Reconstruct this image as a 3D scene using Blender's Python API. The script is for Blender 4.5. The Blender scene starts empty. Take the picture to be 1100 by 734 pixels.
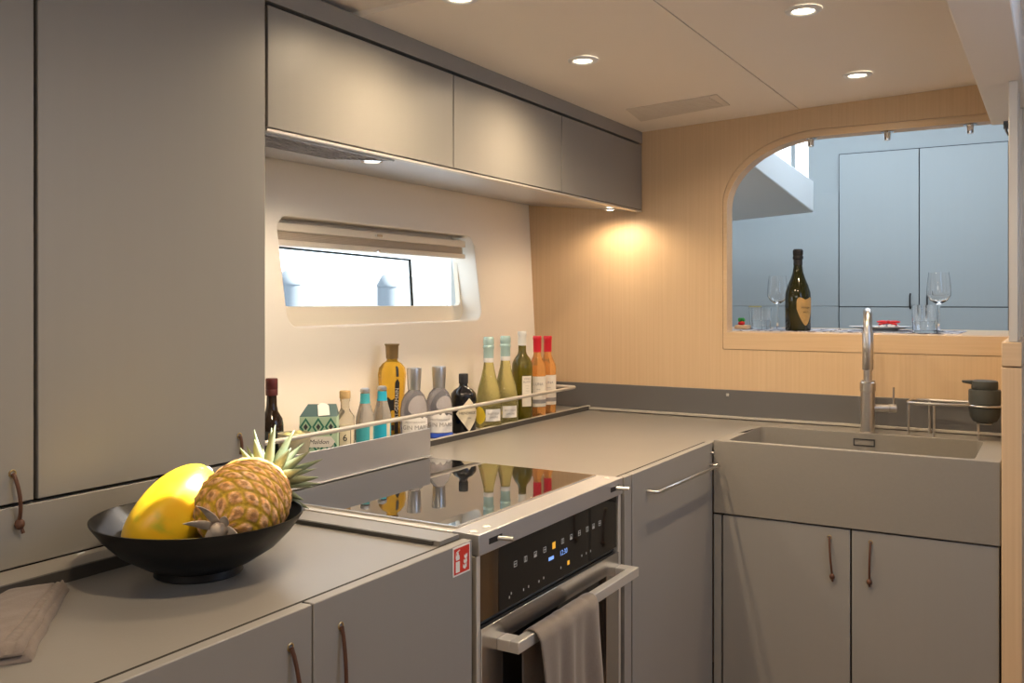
import bpy, bmesh, math, random
from mathutils import Vector, Matrix
random.seed(7)
PI = math.pi
R = math.radians
sc = bpy.context.scene
col = sc.collection

# ------------------------------------------------------------------ camera, world, sun, exposure
cam_d = bpy.data.cameras.new('camera')
cam_d.sensor_width = 36.0
cam_d.lens = 32.4
cam_d.shift_y = -0.0382
cam_d.clip_start = 0.02
cam = bpy.data.objects.new('camera', cam_d)
cam.location = (0, 0, 1.34)
cam.rotation_euler = (R(90), 0, R(30.6))
col.objects.link(cam)
sc.camera = cam

sc.view_settings.view_transform = 'Standard'
sc.view_settings.look = 'None'
sc.view_settings.gamma = 1.0
sc.view_settings.use_curve_mapping = False
sc.view_settings.exposure = 0.58

w = bpy.data.worlds.new('sky')
sc.world = w
w.use_nodes = True
bg = w.node_tree.nodes['Background']
bg.inputs[0].default_value = (0.80, 0.90, 1.0, 1)
bg.inputs[1].default_value = 2.2

def lamp(name, kind, loc, energy, color, aim=None, size=None, size_y=None, parent=None, **kw):
    d = bpy.data.lights.new(name, kind)
    d.energy = energy
    d.color = color
    if kind == 'AREA':
        d.shape = 'RECTANGLE'
        d.size = size
        d.size_y = size_y or size
    for k, v in kw.items():
        setattr(d, k, v)
    o = bpy.data.objects.new(name, d)
    o.location = loc
    if aim is not None:
        o.rotation_euler = Vector(aim).to_track_quat('-Z', 'Y').to_euler()
    col.objects.link(o)
    if parent:
        o.parent = parent
    return o

SUN_DIR = Vector((0.69, 0.72, 1.50)).normalized()
lamp('sun', 'SUN', (3, 3, 5), 20.0, (1.0, 0.97, 0.90), aim=-SUN_DIR, angle=R(0.5))
# added soft fill behind the viewer; companionway and saloon daylight (all out of frame)
lamp('entry_fill', 'AREA', (-0.75, -0.72, 1.98), 11.0, (1.0, 0.94, 0.87), aim=(-0.15, 0.75, -1), size=1.5, size_y=0.75)
lamp('saloon_daylight', 'AREA', (-0.7, 4.45, 2.44), 24.0, (0.78, 0.89, 1.0), aim=(0, 0.25, -1), size=1.6, size_y=0.8)
lamp('companionway_daylight', 'AREA', (0.70, 1.7, 1.75), 8.5, (0.52, 0.70, 1.0), aim=(-1.0, -0.05, -0.55), size=0.7, size_y=1.5)

# ------------------------------------------------------------------ materials
def mat(name, base, rough=0.5, metal=0.0, spec=0.5, trans=0.0, ior=1.45, coat=0.0, alpha=1.0, emit=None, estr=0.0,
        grain=None, bump=None, vary=0.0, attr=None, aniso=0.0, sheen=0.0, sss=0.0):
    """grain=(scale_xyz, amount, dark_colour) -> streaked noise; bump=(scale_xyz, strength)"""
    m = bpy.data.materials.new(name)
    m.use_nodes = True
    nt = m.node_tree
    p = nt.nodes['Principled BSDF']
    p.inputs['Base Color'].default_value = (*base, 1)
    p.inputs['Roughness'].default_value = rough
    p.inputs['Metallic'].default_value = metal
    p.inputs['Specular IOR Level'].default_value = spec
    p.inputs['Transmission Weight'].default_value = trans
    p.inputs['IOR'].default_value = ior
    p.inputs['Coat Weight'].default_value = coat
    p.inputs['Alpha'].default_value = alpha
    p.inputs['Anisotropic'].default_value = aniso
    p.inputs['Sheen Weight'].default_value = sheen
    p.inputs['Subsurface Weight'].default_value = sss
    if sss:
        p.inputs['Subsurface Radius'].default_value = (0.02, 0.01, 0.004)
        p.inputs['Subsurface Scale'].default_value = 0.3
    if emit:
        p.inputs['Emission Color'].default_value = (*emit, 1)
        p.inputs['Emission Strength'].default_value = estr
    tc = nt.nodes.new('ShaderNodeTexCoord')
    def noise(scale, detail=4.0):
        mp = nt.nodes.new('ShaderNodeMapping')
        mp.inputs['Scale'].default_value = scale
        nt.links.new(tc.outputs['Object'], mp.inputs['Vector'])
        n = nt.nodes.new('ShaderNodeTexNoise')
        n.inputs['Scale'].default_value = 1.0
        n.inputs['Detail'].default_value = detail
        nt.links.new(mp.outputs[0], n.inputs['Vector'])
        return n
    if attr:
        a = nt.nodes.new('ShaderNodeAttribute')
        a.attribute_name = attr
        nt.links.new(a.outputs['Color'], p.inputs['Base Color'])
    if grain:
        n = noise(grain[0])
        rmp = nt.nodes.new('ShaderNodeValToRGB')
        rmp.color_ramp.elements[0].position = 0.5 - grain[1]
        rmp.color_ramp.elements[1].position = 0.5 + grain[1]
        rmp.color_ramp.elements[0].color = (*grain[2], 1)
        rmp.color_ramp.elements[1].color = (*base, 1)
        nt.links.new(n.outputs['Fac'], rmp.inputs['Fac'])
        nt.links.new(rmp.outputs['Color'], p.inputs['Base Color'])
    if bump:
        n2 = noise(bump[0], 3.0)
        b = nt.nodes.new('ShaderNodeBump')
        b.inputs['Strength'].default_value = bump[1]
        b.inputs['Distance'].default_value = 0.002
        nt.links.new(n2.outputs['Fac'], b.inputs['Height'])
        nt.links.new(b.outputs[0], p.inputs['Normal'])
    return m

M = {}
M['laminate'] = mat('grey_laminate', (0.272, 0.260, 0.242), 0.40, grain=((50, 50, 1.5), 0.3, (0.266, 0.254, 0.236)))
M['laminate_dark'] = mat('carcass_dark', (0.022, 0.017, 0.013), 0.8)
M['worktop'] = mat('worktop_grey', (0.250, 0.233, 0.212), 0.30, grain=((9, 9, 9), 0.3, (0.238, 0.222, 0.202)), bump=((160, 160, 160), 0.03))
M['worktop_edge'] = mat('worktop_edge', (0.42, 0.39, 0.345), 0.4)
M['step'] = mat('shade_line_upstand_dark', (0.06, 0.055, 0.05), 0.5)
M['sink'] = mat('sink_composite', (0.250, 0.230, 0.200), 0.42, grain=((120, 120, 120), 0.3, (0.237, 0.218, 0.190)))
M['hull'] = mat('cream_lining', (0.92, 0.85, 0.75), 0.6, bump=((220, 220, 220), 0.05))
M['cream'] = mat('cream_moulding', (0.86, 0.77, 0.63), 0.4)
M['ceiling'] = mat('ceiling_vinyl', (0.86, 0.79, 0.71), 0.55, bump=((260, 260, 260), 0.05))
M['bamboo'] = mat('pale_wood_veneer', (0.66, 0.475, 0.29), 0.42, grain=((140, 140, 1.6), 0.22, (0.60, 0.42, 0.25)))
M['bamboo_h'] = mat('pale_wood_trim', (0.67, 0.48, 0.295), 0.38, grain=((3, 120, 120), 0.25, (0.60, 0.42, 0.25)))
M['groove'] = mat('groove_brown', (0.10, 0.055, 0.025), 0.7)
M['floor'] = mat('floor_wood', (0.30, 0.19, 0.11), 0.4, grain=((40, 2, 40), 0.25, (0.22, 0.13, 0.07)))
M['splash'] = mat('backsplash_dark', (0.125, 0.122, 0.122), 0.38)
M['steel'] = mat('brushed_steel', (0.60, 0.58, 0.56), 0.30, metal=1.0, bump=((3, 3, 400), 0.04))
M['steel_h'] = mat('brushed_steel_sheet', (0.62, 0.61, 0.60), 0.24, metal=1.0, bump=((4, 4, 300), 0.05))
M['satin'] = mat('satin_aluminium', (0.66, 0.63, 0.58), 0.42, metal=0.6)
M['steel_soft'] = mat('soft_steel_sheet', (0.58, 0.58, 0.60), 0.42, metal=0.9)
M['chrome'] = mat('chrome', (0.8, 0.8, 0.8), 0.08, metal=1.0)
M['hob'] = mat('hob_glass', (0.010, 0.010, 0.011), 0.015, ior=2.1, spec=0.7, coat=0.5)
M['black_glass'] = mat('oven_black_glass', (0.008, 0.007, 0.006), 0.04, ior=1.5)
M['reflection_glass'] = mat('oven_brown_reflection', (0.055, 0.030, 0.014), 0.06, ior=1.6)
M['black'] = mat('matt_black', (0.012, 0.012, 0.013), 0.45)
M['bowl'] = mat('black_glaze', (0.005, 0.005, 0.006), 0.36, spec=0.28, bump=((60, 60, 60), 0.1))
M['leather'] = mat('brown_leather', (0.095, 0.038, 0.020), 0.55, bump=((90, 90, 90), 0.2))
M['brass'] = mat('brass_eyelet', (0.62, 0.47, 0.24), 0.3, metal=1.0)
M['cloth'] = mat('taupe_linen', (0.205, 0.165, 0.140), 0.9, sheen=0.15, grain=((300, 300, 300), 0.3, (0.175, 0.14, 0.118)), bump=((420, 420, 420), 0.25))
M['towel'] = mat('grey_brown_towel', (0.185, 0.150, 0.125), 0.92, sheen=0.3, grain=((260, 260, 260), 0.3, (0.15, 0.12, 0.10)), bump=((420, 420, 420), 0.25))
M['saloon'] = mat('blue_grey_laminate', (0.38, 0.42, 0.43), 0.45, grain=((60, 60, 2.0), 0.25, (0.375, 0.413, 0.423)))
M['saloon_pale'] = mat('pale_blue_grey_paint', (0.72, 0.77, 0.80), 0.5)
M['saloon_line'] = mat('saloon_gap', (0.03, 0.035, 0.04), 0.8)
M['white'] = mat('white_paint', (0.80, 0.80, 0.80), 0.4)
M['offwhite'] = mat('label_paper', (0.78, 0.72, 0.62), 0.7)
M['label_white'] = mat('label_white', (0.80, 0.78, 0.76), 0.7)
M['label_cream'] = mat('label_cream', (0.72, 0.64, 0.48), 0.7)
M['label_gold'] = mat('label_gold', (0.50, 0.33, 0.13), 0.5, grain=((90, 90, 90), 0.3, (0.40, 0.25, 0.09)))
M['ink'] = mat('ink_black', (0.02, 0.02, 0.022), 0.6)
M['ink_grey'] = mat('ink_grey', (0.30, 0.28, 0.27), 0.7)
M['ink_white'] = mat('ink_white', (0.85, 0.83, 0.78), 0.6)
M['red'] = mat('sign_red', (0.62, 0.035, 0.018), 0.45)
M['redfoil'] = mat('red_capsule', (0.62, 0.015, 0.03), 0.35)
M['maroon'] = mat('maroon_cap', (0.10, 0.018, 0.016), 0.4)
M['tealfoil'] = mat('pale_teal_foil', (0.40, 0.56, 0.54), 0.4, metal=0.3, bump=((200, 200, 200), 0.3))
M['whitefoil'] = mat('white_capsule', (0.75, 0.74, 0.70), 0.4)
M['silvercap'] = mat('silver_cap', (0.52, 0.52, 0.53), 0.28, metal=0.9)
M['bronzecap'] = mat('bronze_cap', (0.28, 0.19, 0.09), 0.35, metal=0.7)
M['cork'] = mat('cork', (0.60, 0.42, 0.20), 0.8, grain=((120, 120, 120), 0.3, (0.48, 0.32, 0.14)))
M['glass'] = mat('clear_glass', (1, 1, 1), 0.0, trans=1.0, ior=1.45)
M['pane'] = mat('window_glass', (0.97, 1.0, 1.0), 0.0, trans=1.0, ior=1.01)
M['screen'] = mat('screen_glass', (0.86, 0.93, 1.0), 0.0, trans=1.0, ior=1.02)
M['g_dark'] = mat('glass_dark_brown', (0.02, 0.011, 0.006), 0.06, ior=1.5)
M['g_clear'] = mat('glass_pale', (0.80, 0.76, 0.66), 0.03, trans=0.88, ior=1.25)
M['g_tonic'] = mat('glass_tonic', (0.62, 0.60, 0.58), 0.05, trans=0.75, ior=1.25)
M['g_yellow'] = mat('glass_elderflower', (0.95, 0.62, 0.08), 0.03, trans=0.80, ior=1.28)
M['g_gin'] = mat('glass_lilac', (0.66, 0.66, 0.74), 0.03, trans=0.82, ior=1.28)
M['g_black'] = mat('glass_black', (0.006, 0.006, 0.007), 0.05, ior=1.5)
M['g_pros'] = mat('glass_prosecco', (0.84, 0.79, 0.36), 0.04, trans=0.90, ior=1.28, bump=((260, 260, 260), 0.7))
M['g_lemon'] = mat('lemon_print', (0.85, 0.62, 0.05), 0.3)
M['g_green'] = mat('glass_olive', (0.17, 0.145, 0.012), 0.05, trans=0.55, ior=1.4)
M['g_rose'] = mat('glass_rose', (0.92, 0.46, 0.14), 0.03, trans=0.72, ior=1.3)
M['g_champ'] = mat('glass_champagne', (0.020, 0.022, 0.006), 0.06, ior=1.5)
M['blue'] = mat('blue_base', (0.05, 0.12, 0.62), 0.2)
M['teal'] = mat('teal_label', (0.06, 0.40, 0.48), 0.5)
M['cyan'] = mat('turquoise_label', (0.02, 0.42, 0.62), 0.5)
M['cart_green'] = mat('carton_green', (0.03, 0.20, 0.13), 0.6)
M['pale_bowl'] = mat('frosted_pale_bowl', (0.66, 0.62, 0.46), 0.25, trans=0.35, ior=1.3)
M['cart_teal'] = mat('carton_dark_teal', (0.055, 0.115, 0.12), 0.5)
M['cart_mint'] = mat('carton_mint', (0.48, 0.66, 0.48), 0.6)
M['cart_dark'] = mat('carton_dark', (0.05, 0.06, 0.06), 0.6)
M['lime'] = mat('pale_lime', (0.62, 0.60, 0.26), 0.35)
M['dispenser'] = mat('dark_grey_ceramic', (0.050, 0.055, 0.053), 0.55)
M['emit_warm'] = mat('lamp_lens', (1, 1, 1), 0.5, emit=(1.0, 0.88, 0.66), estr=9.0)
M['emit_hood'] = mat('hood_lens', (1, 1, 1), 0.5, emit=(1.0, 0.90, 0.78), estr=0.8)
M['emit_icon'] = mat('icon_light', (0.2, 0.2, 0.2), 0.5, emit=(0.85, 0.80, 0.70), estr=0.09)
M['emit_orange'] = mat('icon_orange', (0.4, 0.2, 0.02), 0.5, emit=(1.0, 0.50, 0.05), estr=0.45)
M['emit_blue'] = mat('display_blue', (0.1, 0.2, 0.5), 0.5, emit=(0.25, 0.45, 1.0), estr=0.6)
M['pine_skin'] = mat('pineapple_skin', (0.5, 0.3, 0.1), 0.55, attr='skin', bump=((240, 240, 240), 0.5))
M['pine_leaf'] = mat('pineapple_leaf', (0.21, 0.29, 0.18), 0.5, grain=((25, 25, 25), 0.25, (0.27, 0.26, 0.13)))
M['pine_bract'] = mat('dry_bract', (0.80, 0.68, 0.56), 0.7, grain=((90, 90, 90), 0.3, (0.62, 0.48, 0.36)))
M['papaya'] = mat('papaya_skin', (0.80, 0.46, 0.015), 0.32, attr='skin', bump=((90, 90, 90), 0.08))
M['napkin'] = mat('napkin_print', (0.72, 0.72, 0.78), 0.8, grain=((70, 70, 70), 0.04, (0.16, 0.17, 0.28)))
M['mat_a'] = mat('placemat_print', (0.66, 0.66, 0.74), 0.8, grain=((45, 45, 45), 0.05, (0.08, 0.07, 0.10)))
M['plate'] = mat('white_china', (0.80, 0.82, 0.84), 0.2)
M['ribbon'] = mat('red_ribbon', (0.65, 0.02, 0.03), 0.5)
M['greenbit'] = mat('green_bit', (0.03, 0.32, 0.06), 0.5)
M['peach'] = mat('peach_dish', (0.76, 0.50, 0.30), 0.5)
M['outside'] = mat('quay_white', (0.21, 0.215, 0.22), 0.7)
M['outside_grey'] = mat('quay_grey', (0.13, 0.15, 0.17), 0.7)
M['seal'] = mat('window_seal', (0.03, 0.05, 0.06), 0.6)
M['mesh_grille'] = mat('grille_metal', (0.62, 0.62, 0.68), 0.45)
M['underside'] = mat('hood_aluminium', (0.52, 0.52, 0.53), 0.34, metal=0.7)
M['vent'] = mat('vent_beige', (0.66, 0.60, 0.53), 0.6)
M['blind'] = mat('pleated_blind', (0.62, 0.52, 0.40), 0.8)

# ------------------------------------------------------------------ mesh building
def frame_of(d):
    d = d.normalized()
    a = Vector((0, 0, 1)) if abs(d.z) < 0.9 else Vector((1, 0, 0))
    x = d.cross(a).normalized()
    return x, d.cross(x).normalized()

class MB:
    def __init__(self):
        self.bm = bmesh.new()
        self.mats = None
    def box(self, x0, x1, y0, y1, z0, z1, mi=0):
        v = [self.bm.verts.new(p) for p in ((x0,y0,z0),(x1,y0,z0),(x1,y1,z0),(x0,y1,z0),(x0,y0,z1),(x1,y0,z1),(x1,y1,z1),(x0,y1,z1))]
        for f in ((3,2,1,0),(4,5,6,7),(0,1,5,4),(1,2,6,5),(2,3,7,6),(3,0,4,7)):
            self.bm.faces.new([v[i] for i in f]).material_index = mi
        return self
    def hexa(self, p):
        v = [self.bm.verts.new(q) for q in p]
        for f in ((3,2,1,0),(4,5,6,7),(0,1,5,4),(1,2,6,5),(2,3,7,6),(3,0,4,7)):
            self.bm.faces.new([v[i] for i in f])
        return self
    def lathe(self, prof, seg=32, c=(0,0,0), close=True, mat3=None):
        rings = []
        for r, z in prof:
            if r < 1e-5:
                rings.append([self.bm.verts.new((0, 0, z))])
            else:
                rings.append([self.bm.verts.new((r*math.cos(2*PI*i/seg), r*math.sin(2*PI*i/seg), z)) for i in range(seg)])
        for a, b in zip(rings, rings[1:]):
            for i in range(seg):
                j = (i+1) % seg
                if len(a) == 1 and len(b) == 1: continue
                if len(a) == 1: self.bm.faces.new((a[0], b[j], b[i]))
                elif len(b) == 1: self.bm.faces.new((a[i], a[j], b[0]))
                else: self.bm.faces.new((a[i], a[j], b[j], b[i]))
        if close:
            if len(rings[0]) > 1: self.bm.faces.new(rings[0][::-1])
            if len(rings[-1]) > 1: self.bm.faces.new(rings[-1])
        mt = Matrix.Translation(c) @ (mat3.to_4x4() if mat3 else Matrix.Identity(4))
        for rg in rings:
            for v in rg: v.co = mt @ v.co
        return self
    def cyl(self, p0, p1, r, seg=20, r1=None):
        p0, p1 = Vector(p0), Vector(p1)
        d = p1-p0
        q = Vector((0,0,1)).rotation_difference(d.normalized()).to_matrix()
        r1 = r if r1 is None else r1
        return self.lathe([(r, 0), (r1, d.length)], seg, p0, True, q)
    def tube(self, pts, r, seg=10, taper=None):
        pts = [Vector(p) for p in pts]
        n = len(pts)
        x = None
        rings = []
        for i, p in enumerate(pts):
            d = (pts[min(i+1, n-1)] - pts[max(i-1, 0)]).normalized()
            if x is None: x, y = frame_of(d)
            else:
                x = (x - d*x.dot(d)).normalized()
            y = d.cross(x)
            rr = r if taper is None else r*taper(i/(n-1))
            rings.append([self.bm.verts.new(p + (x*math.cos(2*PI*k/seg) + y*math.sin(2*PI*k/seg))*rr) for k in range(seg)])
        for a, b in zip(rings, rings[1:]):
            for i in range(seg):
                j = (i+1) % seg
                self.bm.faces.new((a[i], a[j], b[j], b[i]))
        self.bm.faces.new(rings[0][::-1]); self.bm.faces.new(rings[-1])
        return self
    def ball(self, c, rx, ry=None, rz=None, seg=16):
        ry = ry or rx; rz = rz or rx
        prof = [(math.sin(PI*i/10), -math.cos(PI*i/10)) for i in range(11)]
        n0 = len(self.bm.verts)
        self.lathe(prof, seg)
        self.bm.verts.ensure_lookup_table()
        for v in self.bm.verts[n0:]:
            v.co = Vector((v.co.x*rx, v.co.y*ry, v.co.z*rz)) + Vector(c)
        return self
    def prism(self, poly, fn, d0, d1):
        """extrude polygon (u,v) between depths; fn(u,v,w)->xyz"""
        a = [self.bm.verts.new(fn(u, v, d0)) for u, v in poly]
        b = [self.bm.verts.new(fn(u, v, d1)) for u, v in poly]
        n = len(poly)
        self.bm.faces.new(a[::-1]); self.bm.faces.new(b)
        for i in range(n):
            j = (i+1) % n
            self.bm.faces.new((a[i], a[j], b[j], b[i]))
        return self
    def sheet(self, outer, holes, fn, d0, d1):
        """flat sheet with holes, extruded between depths d0..d1"""
        cu = bpy.data.curves.new('tmp', 'CURVE')
        cu.dimensions = '2D'
        cu.fill_mode = 'BOTH'
        cu.extrude = 0.5
        for pl in [outer] + list(holes):
            s = cu.splines.new('POLY')
            s.points.add(len(pl)-1)
            for q, (u, v) in zip(s.points, pl): q.co = (u, v, 0, 1)
            s.use_cyclic_u = True
        o = bpy.data.objects.new('tmp', cu)
        col.objects.link(o)
        dg = bpy.context.evaluated_depsgraph_get()
        me = bpy.data.meshes.new_from_object(o.evaluated_get(dg))
        vs = [self.bm.verts.new(fn(v.co.x, v.co.y, d0 + (d1-d0)*(v.co.z+0.5))) for v in me.vertices]
        for f in me.polygons:
            try: self.bm.faces.new([vs[i] for i in f.vertices])
            except ValueError: pass
        bpy.data.objects.remove(o); bpy.data.curves.remove(cu); bpy.data.meshes.remove(me)
        bmesh.ops.remove_doubles(self.bm, verts=self.bm.verts, dist=1e-5)
        return self
    def text(self, body, size, fn, align='CENTER', depth=0.0003, sub=False):
        cu = bpy.data.curves.new('tmp', 'FONT')
        cu.body = body
        cu.size = size
        cu.align_x = align
        cu.align_y = 'CENTER'
        cu.resolution_u = 3
        o = bpy.data.objects.new('tmp', cu)
        col.objects.link(o)
        dg = bpy.context.evaluated_depsgraph_get()
        me = bpy.data.meshes.new_from_object(o.evaluated_get(dg))
        vs = [self.bm.verts.new(fn(v.co.x, v.co.y, depth)) for v in me.vertices]
        for f in me.polygons:
            try: self.bm.faces.new([vs[i] for i in f.vertices])
            except ValueError: pass
        bpy.data.objects.remove(o); bpy.data.curves.remove(cu); bpy.data.meshes.remove(me)
        return self
    def patch(self, rfun, a0, a1, zlo, zhi, n=14, nz=5):
        """curved label on a body of revolution about z; zlo/zhi functions of t or numbers"""
        f0 = zlo if callable(zlo) else (lambda t: zlo)
        f1 = zhi if callable(zhi) else (lambda t: zhi)
        g = []
        for i in range(n+1):
            t = i/n
            a = a0 + (a1-a0)*t
            row = []
            for k in range(nz+1):
                z = f0(t) + (f1(t)-f0(t))*k/nz
                r = rfun(z)
                row.append(self.bm.verts.new((r*math.cos(a), r*math.sin(a), z)))
            g.append(row)
        for i in range(n):
            for k in range(nz):
                self.bm.faces.new((g[i][k], g[i+1][k], g[i+1][k+1], g[i][k+1]))
        return self

def world_loc(o):
    v = Vector((0, 0, 0))
    while o:
        v = v + o.location
        o = o.parent
    return v

def build(name, mb, m, parent=None, bevel=0.0, smooth=True, local=False, angle=35, recalc=True, seg=2, solid=0.0):
    bm = mb.bm
    if recalc:
        bmesh.ops.recalc_face_normals(bm, faces=bm.faces)
    me = bpy.data.meshes.new(name)
    if parent and not local:
        off = world_loc(parent)
        for v in bm.verts: v.co -= off
    bm.to_mesh(me)
    bm.free()
    ms = m if isinstance(m, (list, tuple)) else [m]
    for q in ms: me.materials.append(M[q] if isinstance(q, str) else q)
    if smooth:
        for p in me.polygons: p.use_smooth = True
        me.set_sharp_from_angle(angle=R(angle))
    o = bpy.data.objects.new(name, me)
    col.objects.link(o)
    if parent: o.parent = parent
    if solid:
        md = o.modifiers.new('solid', 'SOLIDIFY'); md.thickness = solid; md.offset = 0
    if bevel:
        md = o.modifiers.new('bevel', 'BEVEL')
        md.width = bevel; md.segments = seg; md.limit_method = 'ANGLE'; md.angle_limit = R(40)
        md.harden_normals = False
    return o

def thing(name, label, cat, loc, group=None, rz=0):
    o = bpy.data.objects.new(name, None)
    o.empty_display_size = 0.05
    col.objects.link(o)
    o.location = loc
    o.rotation_euler = (0, 0, rz)
    return tag(o, label, cat, group)

def tag(o, label, cat, group=None):
    o['label'] = label; o['category'] = cat
    if group: o['group'] = group
    return o

def single(name, mb, m, label, cat, group=None, **k):
    return tag(build(name, mb, m, **k), label, cat, group)

def struct(name, mb, m, label=None, **k):
    o = build(name, mb, m, **k)
    o['kind'] = 'structure'
    o['label'] = label or name.replace('_', ' ')
    o['category'] = name.split('_')[0]
    return o

def rquad(c, rad, n=8):
    """rounded quad outline; c = 4 corners ccw, rad = radius or list"""
    out = []
    for i in range(4):
        p = Vector(c[i]); a = Vector(c[i-1]); b = Vector(c[(i+1) % 4])
        r = rad[i] if isinstance(rad, (list, tuple)) else rad
        ra, rb = r if isinstance(r, tuple) else (r, r)
        if ra <= 0:
            out.append(tuple(p)); continue
        s = p + (a-p).normalized()*ra
        e = p + (b-p).normalized()*rb
        k = 0.5523
        c1 = s + (p-s)*k; c2 = e + (p-e)*k
        for j in range(n+1):
            t = j/n
            out.append(tuple(s*(1-t)**3 + c1*3*t*(1-t)**2 + c2*3*t*t*(1-t) + e*t**3))
    return out

def rect(u0, u1, v0, v1):
    return [(u0, v0), (u1, v0), (u1, v1), (u0, v1)]

FX = lambda x0: (lambda u, v, w: (x0 + w, u, v))          # u=y, v=z, depth along x
FY = lambda y0: (lambda u, v, w: (u, y0 + w, v))          # u=x, v=z, depth along y
FZ = lambda z0: (lambda u, v, w: (u, v, z0 + w))          # u=x, v=y, depth along z

RIM, WT = 0.92, 0.912
hx = lambda z: -1.851 - 0.0554*(z - 1.005)                # inner face of the leaning hull lining

# ================================================================== STRUCTURE
struct('floor', MB().box(-2.3, 1.0, -1.25, 5.4, -0.04, 0), 'floor', 'brown wooden cabin sole')
# hull lining with the long window opening
win = rquad([(1.917, 1.268), (2.936, 1.274), (2.897, 1.588), (1.886, 1.585)], 0.045)
hull_fn = lambda u, v, w: (hx(v) + w, u, v)
struct('wall_left', MB().sheet(rect(-1.25, 3.36, 0, 2.10), [win], hull_fn, -0.10, 0), 'hull', 'cream padded hull side behind the bottles', bevel=0.004)
# back bulkhead with the pass-through opening
ox0, ox1, oz0, oz1 = -1.050, -0.100, 1.230, 1.924
hole = rquad([(ox0, oz0), (ox1-0.005, oz0), (ox1-0.005, oz1), (ox0, oz1)], [0.004, 0.004, 0, (0.34, 0.235)], 16)
ring = rquad([(ox0-0.014, oz0-0.062), (ox1, oz0-0.062), (ox1, oz1+0.024), (ox0-0.014, oz1+0.024)], [0.004, 0, 0, (0.352, 0.247)], 16)
ringo = rquad([(ox0-0.0157, oz0-0.0637), (ox1+0.002, oz0-0.0637), (ox1+0.002, oz1+0.0257), (ox0-0.0157, oz1+0.0257)], [0.004, 0, 0, (0.354, 0.249)], 16)
struct('wall_back', MB().sheet(rect(-1.98, -0.08, 0, 2.10), [ringo], FY(3.335), 0, 0.05), 'bamboo', 'pale wood veneer bulkhead with a wide opening')
struct('trim_1', MB().sheet(ring, [hole], FY(3.335), -0.0015, 0.065), 'bamboo_h', 'pale wood frame round the opening', bevel=0.002)
struct('trim_2', MB().sheet(ringo, [rquad([(ox0-0.006, oz0-0.04), (ox1-0.006, oz0-0.04), (ox1-0.006, oz1+0.012), (ox0-0.006, oz1+0.012)], [0.004, 0, 0, (0.346, 0.241)], 16)], FY(3.335), 0.012, 0.02), 'groove', 'dark groove round the opening')
# ceiling: two panels meeting at a soft crease; nearer the entry a flat panel with an unseen slot shaped for the sun patch
struct('ceiling', MB().prism([(-2.0, 1.985), (-1.40, 2.000), (-0.79, 2.026), (-0.79, 2.12), (-2.0, 2.12)], lambda u, v, w: (u, w, v), 1.655, 3.335)
       .prism([(-0.787, 2.027), (-0.08, 2.050), (-0.08, 2.12), (-0.787, 2.12)], lambda u, v, w: (u, w, v), 1.655, 3.335), 'ceiling', 'beige cabin ceiling in two panels')
_k = (2.03 - 1.05)/1.50
_a = Vector((0.69, 0.72)); _n = Vector((-0.72, 0.69))
_o = Vector((-1.195, 1.045)) + _a*_k
slot = [tuple(_o - _a*0.13 - _n*0.058), tuple(_o + _a*0.13 - _n*0.058), tuple(_o + _a*0.13 + _n*0.045), tuple(_o - _a*0.13 + _n*0.045)]  # slot outline traced back along the sun from the wanted patch
struct('ceiling_entry', MB().sheet(rect(-2.0, -0.08, -1.25, 1.655), [slot], FZ(2.015), 0, 0.03), 'ceiling', 'beige ceiling over the entry with an unseen slot shaped for the sun patch')
struct('beam', MB().box(-0.185, -0.075, -1.2, 3.40, 1.92, 2.12), 'ceiling', 'beige header beam above the glass screen', bevel=0.004)
struct('trim_3', MB().box(-1.95, -1.385, -0.2, 3.335, 1.956, 2.0), 'laminate', 'grey soffit strip above the wall cupboards')
struct('wall_rear', MB().box(-2.1, 1.0, -1.25, -1.2, 0, 2.12), 'hull', 'cream wall behind the viewer')
# right side: half wall, companionway side with a portlight, roof parts
struct('wall_right', MB().box(-0.125, -0.078, 2.72, 3.335, 0, 1.170), 'bamboo', 'pale wood half wall beside the sink', bevel=0.0015)
struct('trim_4', MB().box(-0.125, -0.078, 2.72, 3.335, 1.173, 1.236), 'bamboo_h', 'pale wood cap on the half wall', bevel=0.002)
struct('wall_companionway', MB().box(0.95, 0.97, -1.25, 5.4, 0, 2.6), 'white', 'white companionway side')
struct('ceiling_companionway', MB().box(-0.075, 0.97, -1.25, 3.34, 2.06, 2.12), 'ceiling', 'beige ceiling over the entry')
# saloon beyond the opening
struct('wall_saloon', MB().sheet(rect(-2.3, 0.97, 0, 2.5), [rect(-1.70, -1.276, 1.95, 2.35), rect(-1.254, -1.181, 1.95, 2.35)], FY(5.215), 0, 0.03), 'saloon', 'blue-grey saloon wall with bright windows')
struct('wall_saloon_side', MB().box(-2.32, -2.3, 3.36, 5.3, 0, 2.5), 'saloon_pale', 'pale saloon hull side')
struct('ceiling_saloon', MB().box(-2.32, 0.97, 3.36, 5.3, 2.46, 2.50), 'saloon_pale', 'pale saloon ceiling')
struct('trim_5', MB().box(-2.32, 0.97, 3.34, 3.37, 2.10, 2.5), 'saloon_pale', 'pale coaming between the ceilings')
deck = MB().hexa([(-2.3, 3.5, 2.06), (-1.238, 3.5, 2.06), (-1.040, 4.7, 1.786), (-2.3, 4.7, 1.71),
                  (-2.3, 3.5, 2.14), (-1.202, 3.5, 2.135), (-1.038, 4.7, 1.941), (-2.3, 4.7, 1.94)])
struct('trim_6', deck, 'saloon_pale', 'pale slanted deck box under the saloon windows', bevel=0.006)
# outside the hull window
struct('wall_exterior', MB().box(-9.0, -8.8, -2, 16, -1.0, 1.75), 'outside', 'white quay wall seen through the hull window')

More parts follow.
